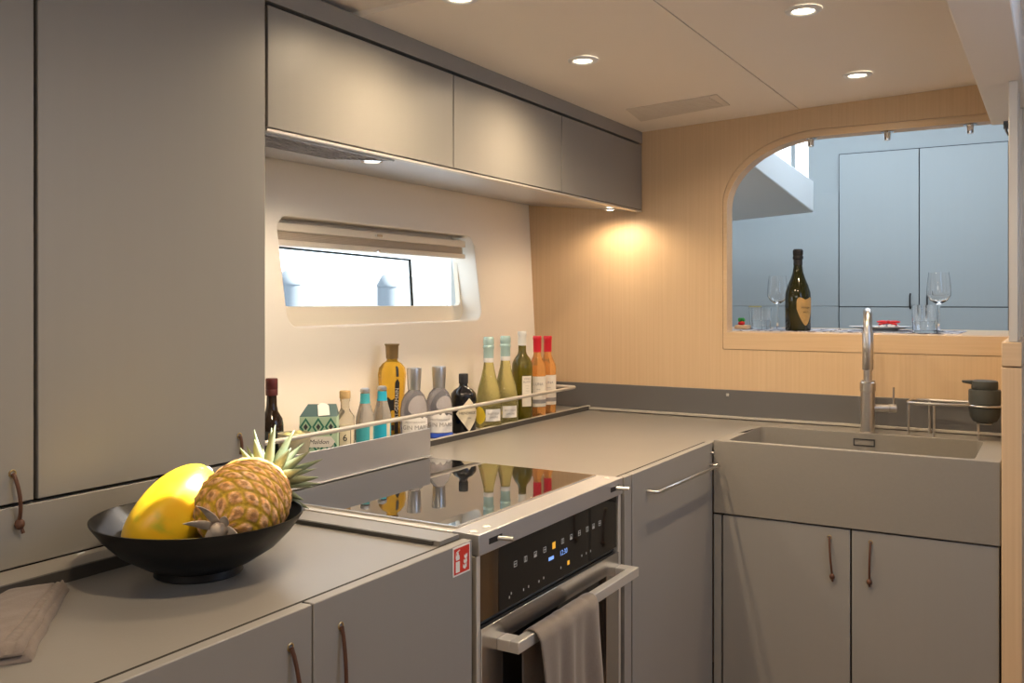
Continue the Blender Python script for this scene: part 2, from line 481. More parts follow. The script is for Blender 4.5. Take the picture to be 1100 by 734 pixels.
# window unit in the hull lining
w1 = thing('window_1', 'long low hull window with a white frame and thin dark seal', 'window', (hx(1.4)-0.09, 2.4, 1.30))
w1['kind'] = 'structure'
pane_o = rquad([(1.985, 1.328), (2.918, 1.328), (2.907, 1.528), (1.970, 1.528)], 0.02)
wout = rquad([(1.90, 1.255), (2.95, 1.26), (2.915, 1.60), (1.87, 1.60)], 0.045)
build('frame', MB().sheet(wout, [pane_o], hull_fn, -0.105, -0.085), 'cream', w1, bevel=0.002)
build('pane', MB().prism(wout, hull_fn, -0.118, -0.112), 'pane', w1)
build('seal', MB().prism([(1.90, 1.508), (2.646, 1.4945), (2.646, 1.4875), (1.90, 1.501)], hull_fn, -0.109, -0.105)
      .prism([(2.634, 1.494), (2.646, 1.494), (2.650, 1.30), (2.638, 1.30)], hull_fn, -0.109, -0.105), 'seal', w1)

# backsplash and its rim
struct('baseboard_back', MB().box(-1.86, -0.126, 3.322, 3.335, 0.90, 1.018), 'splash', 'dark grey upstand along the back of the worktop', bevel=0.001)
struct('trim_7', MB().box(-1.60, -0.126, 3.302, 3.322, 0.9155, 0.9235), 'worktop_edge', 'thin light rim under the dark upstand', bevel=0.001)

# ================================================================== CABINETS
def strap(parent, p_top, p_bot, out, bulge=0.018, knot=True, side=None):
    """leather loop from an eyelet to a knot; out = outward unit vector"""
    o = Vector(out); a = Vector(p_top); b = Vector(p_bot)
    pts = []
    n = 14
    for i in range(n+1):
        t = i/n
        pts.append(a.lerp(b, t) + o*(bulge*math.sin(PI*t)**0.7 + 0.002))
    mb = MB().tube(pts, 0.0030, 8)
    if knot:
        mb.ball(b + o*0.006 + Vector((0, 0, -0.002)), 0.0075, 0.0075, 0.0085, 10)
        mb.tube([b + o*0.006, b + o*0.008 + Vector((0.001, 0.004, -0.016))], 0.003, 6)
    s = build('strap_handle', mb, 'leather', parent)
    s['label'] = 'brown leather strap'
    q = o.to_track_quat('Z', 'Y').to_matrix()
    e = build('eyelet', MB().lathe([(0.0038, 0), (0.0062, 0), (0.0062, 0.0010), (0.0052, 0.0016), (0.0038, 0.0010)], 20, a, False, q), 'brass', parent)
    return s

XP = (1, 0, 0); YM = (0, -1, 0)
TX = -1.370
t = thing('tall_cabinet', 'tall grey full-height cupboard rising from the worktop at the left', 'cabinet', (TX, 0.85, WT))
build('body', MB().box(-1.845, TX-0.022, 0.05, 1.338, 0.908, 1.955), 'laminate_dark', t)
d = build('door', MB().box(TX-0.02, TX, 0.30, 0.8555, 1.033, 1.953), 'laminate', t, bevel=0.0015)
strap(d, (TX, 0.821, 1.079), (TX, 0.829, 1.003), XP, 0.012)
d = build('door', MB().box(TX-0.02, TX, 0.8625, 1.342, 1.033, 1.953), 'laminate', t, bevel=0.0015)
strap(d, (TX, 1.274, 1.080), (TX, 1.276, 1.045), XP, 0.004, knot=False)
build('lower_panel', MB().box(TX-0.02, TX, 0.05, 1.342, 0.9345, 1.0275), 'laminate', t, bevel=0.0015)
build('side_panel', MB().box(-1.845, TX-0.022, 1.336, 1.342, 0.93, 1.95), 'laminate', t)

UX = -1.385
wall_spec = [(1.362, 2.036, 'widest grey wall cupboard, above the window, next to the tall cupboard'),
             (2.036, 2.660, 'middle grey wall cupboard of the row above the bottles'),
             (2.660, 3.332, 'grey wall cupboard in the corner, meeting the wood bulkhead')]
for y0, y1, lb in wall_spec:
    t = thing('wall_cabinet', lb, 'cabinet', (UX, (y0+y1)/2, 1.692), 'grey wall cupboards under the ceiling')
    prof = [(UX-0.022, 1.694), (-1.880, 1.742), (-1.880, 1.953), (UX-0.022, 1.953)]
    build('body', MB().prism(prof, lambda u, v, w_: (u, w_, v), y0, y1), 'underside', t)
    build('gap', MB().box(UX-0.0215, UX-0.018, y0+0.001, y1-0.001, 1.70, 1.953), 'laminate_dark', t)
    build('door', MB().box(UX-0.018, UX, y0+0.002, y1-0.002, 1.6985, 1.9475), 'laminate', t, bevel=0.0015)
    build('front_lip', MB().box(UX-0.022, UX, y0+0.0005, y1-0.0005, 1.690, 1.6955), 'satin', t)

# extractor grille and lamp under the first wall cupboard
und = lambda x: 1.694 + (UX-0.022 - x)*0.048/(0.473)
t = thing('extractor_hood', 'perforated metal extractor grille under the widest wall cupboard', 'extractor', (-1.5, 1.58, und(-1.5)))
g = MB()
for k in range(9):
    xa = -1.412 - k*0.0215
    pts = []
    n = 60
    for side in (0, 1):
        pass
    prev = None
    for i in range(n+1):
        y = 1.368 + (1.79-1.368)*i/n
        zz = 0.0016*math.sin(i*1.6 + k*0.9)
        dx = 0.0025*math.sin(i*0.8)
        a = g.bm.verts.new((xa+dx, y, und(xa)-0.006+zz)); b = g.bm.verts.new((xa-0.013+dx, y, und(xa-0.013)-0.0035-zz))
        if prev: g.bm.faces.new((prev[0], a, b, prev[1]))
        prev = (a, b)
build('grille', g, 'mesh_grille', t, solid=0.001, recalc=False)
build('grille_tray', MB().hexa([(-1.604, 1.366, und(-1.604)-0.0028), (-1.405, 1.366, und(-1.405)-0.0028), (-1.405, 1.795, und(-1.405)-0.0028), (-1.604, 1.795, und(-1.604)-0.0028),
      (-1.604, 1.366, und(-1.604)-0.0005), (-1.405, 1.366, und(-1.405)-0.0005), (-1.405, 1.795, und(-1.405)-0.0005), (-1.604, 1.795, und(-1.604)-0.0005)]), 'underside', t)
build('rim', MB().sheet(rect(-1.610, -1.400, 1.366, 1.80), [rect(-1.604, -1.408, 1.372, 1.793)], lambda u, v, w_: (u, v, und(u)-0.007+w_), 0, 0.0065), 'underside', t)
build('lamp_ring', MB().lathe([(0.020, 0), (0.028, 0.001), (0.028, 0.006), (0.020, 0.006)], 28, (-1.504, 1.84, und(-1.504)-0.007), False), 'chrome', t)
build('lamp_lens', MB().lathe([(0.0, 0), (0.0205, 0.0), (0.0205, 0.004), (0, 0.004)], 24, (-1.504, 1.84, und(-1.504)-0.005), False), 'emit_hood', t)
lamp('hood_beam', 'SPOT', (-1.504+1.5, 1.84-1.58, -0.016), 7.0, (1.0, 0.83, 0.62), aim=(0, 0, -1), parent=t, spot_size=R(172), spot_blend=0.6, shadow_soft_size=0.03)

# base cupboards left of the oven
BX = -0.903
t = thing('base_cabinet', 'grey base cupboard under the fruit bowl with leather pulls and red sticker', 'cabinet', (BX, 0.85, 0))
build('body', MB().box(-1.78, BX-0.0215, 0.05, 1.386, 0.02, 0.893), 'laminate_dark', t)
d = build('door', MB().box(BX-0.02, BX, 0.30, 0.9735, 0.08, 0.9145), 'laminate', t, bevel=0.0015)
strap(d, (BX, 0.931, 0.868), (BX, 0.948, 0.700), XP, 0.012)
d = build('door', MB().box(BX-0.02, BX, 0.9775, 1.386, 0.08, 0.9145), 'laminate', t, bevel=0.0015)
strap(d, (BX, 1.034, 0.866), (BX, 1.034, 0.690), XP, 0.009)

# left worktop: recessed tray with a rim along the cupboard and the oven
t = thing('worktop', 'grey recessed worktop carrying the fruit bowl and folded cloth', 'worktop', (-1.15, 0.8, 0.893))
build('slab', MB().box(-1.3035, BX-0.0285, 0.05, 1.3262, 0.8935, WT), 'worktop', t, bevel=0.001)
build('seal', MB().box(BX-0.0280, BX-0.0215, 0.05, 1.386, 0.8935, 0.9128), 'laminate_dark', t)  # added dark strip drawing the shaded gap behind the door tops
struct('trim_8', MB().box(-1.3695, -1.3040, 0.05, 1.386, 0.8935, 0.9330).box(-1.3040, BX-0.0285, 1.3265, 1.386, 0.8935, 0.9205), 'worktop', 'raised grey rim round the left worktop')
struct('trim_9', MB().box(-1.3038, -1.3005, 0.05, 1.3225, WT+0.0003, 0.9318).box(-1.3005, -0.945, 1.3225, 1.3262, WT+0.0003, 0.9196), 'step', 'dark strip painted as the shadow line inside the raised rim')  # shade of the recess painted as dark strips on the rim faces

# fire sign
t = thing('fire_extinguisher_sign', 'small red fire extinguisher sticker on the grey door beside the oven', 'sign', (BX, 1.352, 0.86))
build('plate', MB().prism(rect(1.3245, 1.3785, 0.8615, 0.9125), FX(BX), 0.0002, 0.0008), 'ink_white', t)
build('field', MB().prism(rect(1.3275, 1.3755, 0.8645, 0.9095), FX(BX), 0.0006, 0.0011), 'red', t)
ic = MB()
fx = FX(BX)
ic.prism(rquad([(1.3325, 0.8675), (1.3450, 0.8675), (1.3450, 0.8865), (1.3325, 0.8865)], 0.001), fx, 0.001, 0.0014)
ic.prism(rquad([(1.3325, 0.8890), (1.3450, 0.8890), (1.3430, 0.8985), (1.3345, 0.8985)], 0.003), fx, 0.001, 0.0014)
ic.prism(rect(1.3365, 1.3410, 0.8985, 0.9025), fx, 0.001, 0.0014)
ic.prism([(1.3340, 0.9020), (1.3455, 0.9050), (1.3450, 0.9065), (1.3335, 0.9035)], fx, 0.001, 0.0014)
ic.prism([(1.3320, 0.8930), (1.3335, 0.9025), (1.3348, 0.9030), (1.3332, 0.8930)], fx, 0.001, 0.0014)
build('extinguisher_symbol', ic, 'ink_white', t)
fl = MB()
for k, (yy, zz, s) in enumerate([(1.3610, 0.8700, 1.0), (1.3625, 0.8790, 0.9), (1.3640, 0.8875, 0.8)]):
    pts = [(yy-0.006*s, zz+0.002), (yy, zz-0.0015), (yy+0.006*s, zz+0.002), (yy+0.0062*s, zz+0.010*s), (yy+0.003*s, zz+0.005), (yy+0.001*s, zz+0.0095*s), (yy-0.002*s, zz+0.0045), (yy-0.0055*s, zz+0.0085*s)]
    fl.prism(pts, fx, 0.001, 0.0014)
build('flame_symbol', fl, 'ink_white', t)

# pull-out cupboard between oven and sink
t = thing('pull_out_cabinet', 'grey pull-out cupboard with a steel towel bar between oven and sink', 'cabinet', (BX, 2.42, 0))
build('body', MB().box(-1.78, BX-0.0215, 2.066, 2.725, 0.02, 0.893), 'laminate_dark', t)
build('filler', MB().box(BX-0.02, BX-0.001, 2.066, 2.1075, 0.02, 0.9145), 'laminate', t, bevel=0.001)
d = build('door', MB().box(BX-0.02, BX, 2.1125, 2.7265, 0.05, 0.9145), 'laminate', t, bevel=0.0015)
bar = []
for p in [(BX, 2.205, 0.857), (BX+0.024, 2.205, 0.857), (BX+0.030, 2.212, 0.857), (BX+0.030, 2.45, 0.854), (BX+0.030, 2.69, 0.851), (BX+0.024, 2.698, 0.851), (BX, 2.698, 0.851)]:
    bar.append(p)
b = build('towel_bar', MB().tube(bar, 0.0042, 10), 'steel', d)
build('lock_pin', MB().cyl((BX, 2.712, 0.884), (BX+0.010, 2.712, 0.884), 0.004), 'steel', d)

# right worktop
t = thing('worktop', 'grey L-shaped worktop between the bottle shelf and the sink', 'worktop', (-1.25, 2.7, 0.893))
build('slab', MB().prism([(-1.600, 2.062), (BX-0.0285, 2.062), (BX-0.0285, 2.735), (-0.905, 2.735), (-0.905, 3.135), (-0.127, 3.135), (-0.127, 3.321), (-1.600, 3.321)], FZ(0), 0.8935, 0.9125), 'worktop', t, bevel=0.001)
build('seal', MB().box(BX-0.0280, BX-0.0215, 2.066, 2.7255, 0.8935, 0.9130), 'laminate_dark', t)  # added strip painting the same shaded groove dark
build('edge_strip', MB().box(-1.470, BX-0.0285, 2.056, 2.0615, 0.8935, 0.9150), 'worktop_edge', t)

# sink with apron
t = thing('sink', 'grey-brown apron sink built into the corner under the tap', 'sink', (-0.51, 2.93, 0.70))
so = rect(-0.9005, -0.1275, 2.728, 3.134)
si = rquad([(-0.862, 2.752), (-0.190, 2.752), (-0.190, 3.118), (-0.862, 3.118)], 0.022)
build('basin', MB().sheet(so, [si], FZ(0), 0.7005, 0.9205).box(-0.88, -0.17, 2.74, 3.13, 0.7015, 0.716), 'sink', t, bevel=0.002)
build('overflow_cover', MB().sheet(rect(-0.565, -0.500, 0.879, 0.902), [rect(-0.562, -0.503, 0.882, 0.899)], FY(3.118), -0.002, 0), 'ink', t)
build('drain', MB().lathe([(0, 0.001), (0.03, 0.001), (0.042, 0.003), (0.045, 0)], 28, (-0.53, 2.95, 0.716), False), 'steel', t)

t = thing('sink_cabinet', 'grey two-door cupboard below the apron sink with leather pulls', 'cabinet', (-0.51, 2.75, 0))
SY = 2.732
build('body', MB().box(-0.90, -0.1275, SY+0.0205, 3.30, 0.02, 0.6995), 'laminate_dark', t)
build('filler', MB().box(-0.9005, -0.8775, SY, SY+0.02, 0.02, 0.6955), 'laminate', t)
d = build('door', MB().box(-0.8725, -0.5045, SY, SY+0.02, 0.04, 0.6955), 'laminate', t, bevel=0.0015)
strap(d, (-0.560, SY, 0.668), (-0.552, SY, 0.560), YM, 0.010)
d = build('door', MB().box(-0.4995, -0.1305, SY, SY+0.02, 0.04, 0.6955), 'laminate', t, bevel=0.0015)
strap(d, (-0.449, SY, 0.668), (-0.452, SY, 0.560), YM, 0.010)

# ================================================================== OVEN AND HOB
OY0, OY1 = 1.408, 2.050
t = thing('oven', 'built-in steel oven with a black glass control panel and bar handle', 'oven', (BX, 1.73, 0.15))
build('body', MB().box(-1.455, -0.930, OY0+0.004, OY1, 0.12, 0.876), 'black', t)
hd = MB().box(-0.962, BX+0.001, OY0, OY1, 0.8785, 0.9175)
build('header', hd, 'steel_soft', t, bevel=0.0015)
for yy in (1.462, 2.000):
    s = build('latch_slot', MB().box(BX-0.004, BX+0.0016, yy-0.020, yy+0.026, 0.893, 0.904), 'black', t)
    build('latch_pin', MB().cyl((BX-0.002, yy+0.012, 0.898), (BX+0.030, yy+0.020, 0.898), 0.0042), 'steel', s)
for (xx, yy) in ((-0.925, 1.425), (-0.925, 1.470), (-0.932, 2.022)):
    build('screw', MB().lathe([(0, 0.0030), (0.005, 0.0030), (0.0085, 0.001), (0.0085, 0)], 18, (xx, yy, 0.9175), False), 'satin', t)
for ya, yb in ((OY0, OY0+0.012), (OY1-0.013, OY1)):
    build('side_trim', MB().box(-0.935, BX-0.004, ya, yb, 0.12, 0.877), 'satin', t, bevel=0.001)
cp = build('control_panel', MB().box(-0.929, BX-0.008, 1.492, OY1-0.016, 0.752, 0.8765), 'black_glass', t, bevel=0.001)
build('end_panel', MB().box(-0.929, BX-0.009, OY0+0.013, 1.4915, 0.752, 0.8765), 'reflection_glass', t)  # brown colour stands in for a reflection at this panel end
CPX = BX-0.008
cfx = FX(CPX)
rowy = [1.553, 1.593, 1.633, 1.673, 1.753, 1.793, 1.833, 1.873, 1.905, 1.938]
for i, yy in enumerate(rowy):
    z0 = 0.829
    ico = MB()
    ico.sheet(rect(yy-0.0058, yy+0.0058, z0-0.0056, z0+0.0056), [rect(yy-0.0046, yy+0.0046, z0-0.0044, z0+0.0044)], cfx, 0.0002, 0.0006)
    if i % 3 == 0: ico.prism(rect(yy-0.0046, yy+0.0046, z0-0.001, z0+0.001), cfx, 0.0002, 0.0006)
    elif i % 3 == 1: ico.prism(rect(yy-0.001, yy+0.001, z0-0.0044, z0+0.0044), cfx, 0.0002, 0.0006)
    else: ico.prism([(yy-0.0046, z0-0.0044), (yy+0.0046, z0-0.0044), (yy, z0+0.003)], cfx, 0.0002, 0.0006)
    build('touch_icon', ico, 'emit_icon', cp)
for yy, z0 in [(1.530, 0.770), (1.537, 0.776), (1.585, 0.770), (1.605, 0.771), (1.648, 0.770), (1.668, 0.772), (1.745, 0.774), (1.845, 0.776), (1.868, 0.776), (1.890, 0.776)]:
    build('touch_mark', MB().prism(rect(yy-0.0015, yy+0.0015, z0-0.0024, z0+0.0024), cfx, 0.0002, 0.0006), 'emit_icon', cp)
for rc in (rect(1.7065, 1.7195, 0.822, 0.836), rect(1.775, 1.785, 0.772, 0.781)):
    build('active_icon', MB().prism(rc, cfx, 0.0002, 0.0006), 'emit_orange', cp)
build('display_bar', MB().prism(rect(1.690, 1.712, 0.801, 0.808), cfx, 0.0002, 0.0006), 'emit_blue', cp)
dsp = MB()
dsp.text('12:30', 0.016, lambda u, v, w_: (CPX+0.0005, 1.757+u, 0.8045+v))
build('clock_display', dsp, 'emit_blue', cp)
dz0, dz1 = 0.20, 0.742
ofx = FX(BX-0.010)
dr = build('door', MB().sheet(rect(OY0+0.013, OY1-0.016, dz0, dz1), [rect(1.497, 1.965, 0.28, 0.700)], ofx, -0.018, 0.008), 'steel_h', t, bevel=0.001)
build('door_glass', MB().box(BX-0.026, BX-0.0125, 1.490, 1.972, 0.27, 0.71), 'black_glass', dr)
build('door_seal', MB().box(-0.935, BX-0.015, OY0+0.013, OY1-0.016, 0.7435, 0.7515), 'black', t)
HXF = -0.858
h = MB().box(HXF-0.020, HXF, 1.475, 2.046, 0.687, 0.709)
h.box(BX-0.002, HXF-0.020, 1.475, 1.510, 0.687, 0.709).box(BX-0.002, HXF-0.020, 2.012, 2.046, 0.687, 0.709)
build('handle', h, 'satin', dr, bevel=0.0015)

t = thing('hob', 'black glass hob in a steel frame reflecting the bottles', 'hob', (-1.21, 1.73, 0.88))
build('frame', MB().box(-1.462, -0.9625, OY0, OY1, 0.8785, 0.9165), 'satin', t, bevel=0.001)
build('glass', MB().box(-1.456, -0.972, 1.436, 2.036, 0.9165, 0.9200), 'hob', t, bevel=0.0008)
build('edge_strip', MB().box(-0.9715, -0.966, 1.436, 2.036, 0.9165, 0.9205).box(-1.456, -0.966, 1.430, 1.4355, 0.9165, 0.9205), 'steel_h', t)

# splash guard behind the hob, bottle shelf, rail
single('splash_guard', MB().box(-1.477, -1.472, 1.395, 2.052, 0.9235, 0.9965).box(-1.492, -1.464, 1.395, 2.052, 0.9205, 0.9235), 'steel_soft',
       'flat steel splash guard standing between hob and bottles', 'splash guard', bevel=0.0008)
t = thing('bottle_shelf', 'long grey recessed shelf along the hull under the window holding the bottles', 'shelf', (-1.72, 2.3, 0.893))
build('shelf_floor', MB().box(-1.846, -1.494, 1.346, 2.0555, 0.8935, 0.9205).box(-1.846, -1.6155, 2.0555, 3.3205, 0.8935, 0.9205), 'worktop', t)
struct('trim_10', MB().box(-1.6153, -1.6005, 2.0565, 3.3205, 0.8935, 0.9300), 'worktop_edge', 'light lip along the bottle shelf', bevel=0.001)
struct('trim_11', MB().box(-1.6003, -1.5985, 2.0625, 3.3015, 0.9127, 0.9285), 'step', 'dark strip painted as shadow under the shelf lip')  # painted shade: thin dark strip on the front of the lip
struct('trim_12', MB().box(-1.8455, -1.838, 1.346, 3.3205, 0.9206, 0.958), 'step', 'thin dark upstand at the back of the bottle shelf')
rl = [(-1.590, 1.3425, 1.010)]
for i in range(20): rl.append((-1.590, 1.36 + (3.15-1.36)*i/19, 1.011 + 0.003*i/19))
for i in range(1, 7):
    a = PI/2*i/6
    rl.append((-1.590 - 0.03*(1-math.cos(a)), 3.15 + 0.03*math.sin(a), 1.014))
for x in (-1.68, -1.78, -1.8515): rl.append((x, 3.18, 1.014))
rail = single('fiddle_rail', MB().tube(rl, 0.0062, 12), 'satin', 'long thin steel rail in front of the bottles, turned at its end', 'rail')
single('push_button', MB().box(-1.048, -1.036, 3.317, 3.322, 0.994, 1.006), 'chrome', 'tiny square chrome button on the dark upstand', 'button', bevel=0.001)

# ================================================================== WINDOW BLIND
t = thing('window_blind', 'rolled-up cream pleated blind at the top of the hull window', 'blind', (hx(1.55)-0.04, 2.38, 1.52))
bl = lambda y0, y1, z0, z1, d0, d1: MB().hexa([(hx(z0)+d0, y0, z0), (hx(z0)+d1, y0, z0), (hx(z0)+d1, y1, z0), (hx(z0)+d0, y1, z0),
                                              (hx(z1)+d0, y0, z1), (hx(z1)+d1, y0, z1), (hx(z1)+d1, y1, z1), (hx(z1)+d0, y1, z1)])
build('head_rail', bl(1.903, 2.878, 1.545, 1.569, -0.080, -0.022), 'cream', t, bevel=0.002)
pl = MB()
for k in range(5):
    z = 1.5447 - k*0.0046
    pl.hexa([(hx(z)-0.072, 1.908, z-0.0042), (hx(z)-0.034, 1.908, z-0.0042), (hx(z)-0.034, 2.874, z-0.0042), (hx(z)-0.072, 2.874, z-0.0042),
             (hx(z)-0.070, 1.908, z), (hx(z)-0.036, 1.908, z), (hx(z)-0.036, 2.874, z), (hx(z)-0.070, 2.874, z)])
build('pleats', pl, 'blind', t)
build('bottom_rail', bl(1.903, 2.878, 1.503, 1.5205, -0.078, -0.026), 'cream', t, bevel=0.002)
build('catch', MB().box(hx(1.555)-0.022, hx(1.555)-0.013, 2.345, 2.375, 1.553, 1.561), 'chrome', t, bevel=0.001)
build('pull_tab', MB().cyl((hx(1.510)-0.026, 2.36, 1.507), (hx(1.510)-0.017, 2.36, 1.507), 0.004), 'chrome', t)

# small warm puck light recessed under the corner cupboard
t = thing('puck_light', 'small recessed puck light under the corner wall cupboard', 'light', (-1.46, 3.20, 1.690))
build('ring', MB().lathe([(0.014, 0), (0.021, 0.001), (0.021, 0.007), (0.014, 0.007)], 24, close=False), 'satin', t, local=True)
build('lens', MB().lathe([(0, 0.001), (0.0145, 0.001), (0.0145, 0.005), (0, 0.005)], 20, close=False), 'emit_warm', t, local=True)
lamp('puck_beam', 'SPOT', (0, 0, -0.006), 4.5, (1.0, 0.76, 0.50), aim=(0, 0, -1), parent=t, spot_size=R(172), spot_blend=0.6, shadow_soft_size=0.02)

# ================================================================== LIGHTS
def ceil_z(x):
    return 2.000 + (x+1.40)*0.026/0.61 if x < -0.79 else 2.026 + (x+0.79)*0.024/0.71
lights = [(-1.130, 2.296, 'downlight in the ceiling nearest the wall cupboards, above the hob end'),
          (-1.130, 1.685, 'downlight cut by the top edge of the picture, left of the others'),
          (-0.519, 2.237, 'downlight in the right ceiling panel, closer to the viewer'),
          (-0.524, 2.955, 'downlight in the right ceiling panel nearest the opening')]
lights.append((-0.60, 0.80, 'downlight over the entry, in front of the tall cupboard'))
for k, (x, y, lb) in enumerate(lights):
    z = ceil_z(x) if y > 1.655 else 2.015
    t = thing('downlight', lb, 'ceiling light', (x, y, z), 'recessed ceiling downlights')
    build('ring', MB().lathe([(0.026, -0.004), (0.030, -0.006), (0.041, -0.004), (0.043, 0.0)], 36, close=False), 'white', t, local=True)
    build('lens', MB().lathe([(0, -0.0035), (0.020, -0.0035), (0.0262, -0.002), (0.0262, 0.001), (0, 0.001)], 28), 'emit_warm', t, local=True)
    lamp('downlight_beam', 'SPOT', (0, 0, -0.012), 20.5, (1.0, 0.76, 0.49), aim=(0, 0, -1), parent=t, spot_size=R(165), spot_blend=1.0, shadow_soft_size=0.025)
# ceiling vent
t = thing('ceiling_vent', 'flat beige ventilation panel in the ceiling near the corner', 'vent', (-1.12, 3.02, 2.0))
vf = lambda u, v, w_: (u, v, ceil_z(u)-w_)
build('panel', MB().sheet([(-1.275, 2.925), (-0.955, 2.925), (-0.965, 3.10), (-1.31, 3.14)], [], vf, 0.0, 0.003), 'vent', t, bevel=0.001)
vs = MB()
for k in range(7):
    y = 2.940 + k*0.022
    vs.prism([(-1.26, y), (-0.985, y), (-0.985, y+0.012), (-1.26, y+0.012)], vf, 0.0028, 0.0042)
build('louvres', vs, 'vent', t)
# three small puck lights under the top of the opening
for x, lb in ((-0.753, 'small chrome spot under the opening top, farthest from the glass screen'), (-0.499, 'middle small chrome spot under the opening top'), (-0.245, 'small chrome spot under the opening top, nearest the glass screen')):
    t = thing('spot_light', lb, 'spotlight', (x, 3.362, 1.924), 'small chrome spots under the opening')
    build('flange', MB().lathe([(0, 0), (0.020, 0), (0.022, -0.002), (0.012, -0.005), (0, -0.005)], 24), 'chrome', t, local=True)
    build('barrel', MB().lathe([(0.011, -0.004), (0.011, -0.026), (0.0105, -0.030), (0.0085, -0.030), (0.0085, -0.024), (0, -0.024)], 24, close=False), 'chrome', t, local=True)
    build('lens', MB().lathe([(0, -0.0295), (0.008, -0.0295), (0.008, -0.025), (0, -0.025)], 16), 'ink_white', t, local=True)

# ================================================================== TAP, RACK, DISPENSER
t = thing('tap', 'brushed steel swan-neck tap rising behind the sink', 'tap', (-0.533, 3.190, 0.9125))
build('body', MB().lathe([(0.0250, 0), (0.0250, 0.004), (0.0222, 0.006), (0.0222, 0.136), (0.0252, 0.138), (0.0252, 0.166), (0.0215, 0.168), (0.0215, 0.172), (0.0142, 0.172)], 32, close=True), 'steel', t, local=True)
sp = [(0, 0, 0.165), (0, 0, 0.20), (0, 0, 0.26), (0, 0, 0.335)]
dx, dy = 0.165, -0.986
for i in range(1, 17):
    a = PI*i/16
    q = 0.062*(1-math.cos(a))
    sp.append((dx*q, dy*q, 0.335 + 0.062*math.sin(a)))
q = 0.124
sp += [(dx*q, dy*q, 0.31), (dx*q, dy*q, 0.28)]
build('spout', MB().tube(sp, 0.0138, 20), 'steel', t, local=True)
build('spray_head', MB().lathe([(0.0155, 0.215), (0.0168, 0.217), (0.0168, 0.33), (0.0150, 0.335)], 28, (dx*q, dy*q, 0)), 'steel', t, local=True)
lv = build('lever', MB().cyl((0.012, 0.004, 0.082), (0.060, 0.020, 0.082), 0.0125).cyl((0.061, 0.0203, 0.082), (0.082, 0.0273, 0.082), 0.0135), 'steel', t, local=True)
build('lever_pin', MB().cyl((0.075, 0.025, 0.093), (0.075, 0.025, 0.150), 0.0032), 'steel', lv, local=True)

t = thing('sink_rack', 'low wire rack with thin steel rails at the right of the tap', 'rack', (-0.26, 3.22, 0.9125))
fr = []
for p in [(-0.360, 3.296, 1.020), (-0.395, 3.290, 1.020), (-0.412, 3.270, 1.020), (-0.412, 3.195, 1.020), (-0.408, 3.178, 1.020), (-0.392, 3.170, 1.020), (-0.300, 3.168, 1.020), (-0.243, 3.192, 1.020)]: fr.append(p)
DX, DY = -0.193, 3.205
ringp = [(DX + 0.0485*math.cos(2*PI*k/32 + PI*1.1), DY + 0.0485*math.sin(2*PI*k/32 + PI*1.1), 1.020) for k in range(33)]
build('top_rail', MB().tube(fr, 0.0046, 10), 'steel', t)
build('holder_ring', MB().tube(ringp, 0.0035, 10), 'steel', t)
build('back_rail', MB().tube([(-0.360, 3.296, 1.020), (-0.13, 3.290, 1.020)], 0.0046, 10), 'steel', t)
for (x, y, z1) in ((-0.409, 3.183, 1.017), (-0.333, 3.1685, 1.017), (-0.210, 3.195, 0.9635), (-0.36, 3.296, 1.017)):
    build('post', MB().cyl((x, y, 0.9130), (x, y, z1), 0.0036, 12), 'steel', t)
build('rest', MB().lathe([(0, 0), (0.020, 0), (0.020, 0.0025), (0, 0.0025)], 24, (DX, DY, 0.9625), False), 'steel', t)

t = thing('soap_dispenser', 'dark grey rounded soap dispenser sitting in the wire rack', 'dispenser', (-0.193, 3.205, 0.9655))
build('body', MB().lathe([(0, 0), (0.022, 0.001), (0.034, 0.007), (0.042, 0.022), (0.0455, 0.045), (0.0455, 0.048), (0.0440, 0.0500), (0.0440, 0.0590), (0.0455, 0.061), (0.0455, 0.100), (0.044, 0.104), (0.036, 0.105), (0, 0.105)], 36), 'dispenser', t, local=True)
build('pump_head', MB().lathe([(0.036, 0.1045), (0.0375, 0.108), (0.0375, 0.126), (0.036, 0.131), (0.030, 0.133), (0, 0.133)], 36), 'dispenser', t, local=True)
build('nozzle', MB().hexa([(-0.062, -0.012, 0.124), (-0.03, -0.012, 0.118), (-0.03, 0.004, 0.118), (-0.062, 0.000, 0.124), (-0.064, -0.012, 0.131), (-0.03, -0.014, 0.1325), (-0.03, 0.006, 0.1325), (-0.064, 0.0, 0.131)]), 'dispenser', t, local=True, bevel=0.002)

# ================================================================== GLASS SCREEN at the end of the bar
t = thing('glass_screen', 'framed glass screen standing on the half wall up to the beam', 'screen', (-0.098, 2.73, 1.236))
ys = (2.745, 2.895, 3.140, 3.330)
for y in ys:
    build('post', MB().box(-0.109, -0.087, y-0.007, y+0.007, 1.236, 1.9195), 'satin', t, bevel=0.002)
for a, b in zip(ys, ys[1:]):
    build('pane', MB().box(-0.100, -0.096, a+0.007, b-0.007, 1.24, 1.9195), 'screen', t)
single('hook', MB().tube([(-0.140, 3.328, 1.905), (-0.140, 3.318, 1.902), (-0.139, 3.314, 1.885), (-0.132, 3.312, 1.870), (-0.116, 3.312, 1.868)], 0.0035, 8).box(-0.147, -0.133, 3.322, 3.335, 1.893, 1.917), 'splash',
       'small dark curved hook beside the glass screen, under the beam', 'hook')

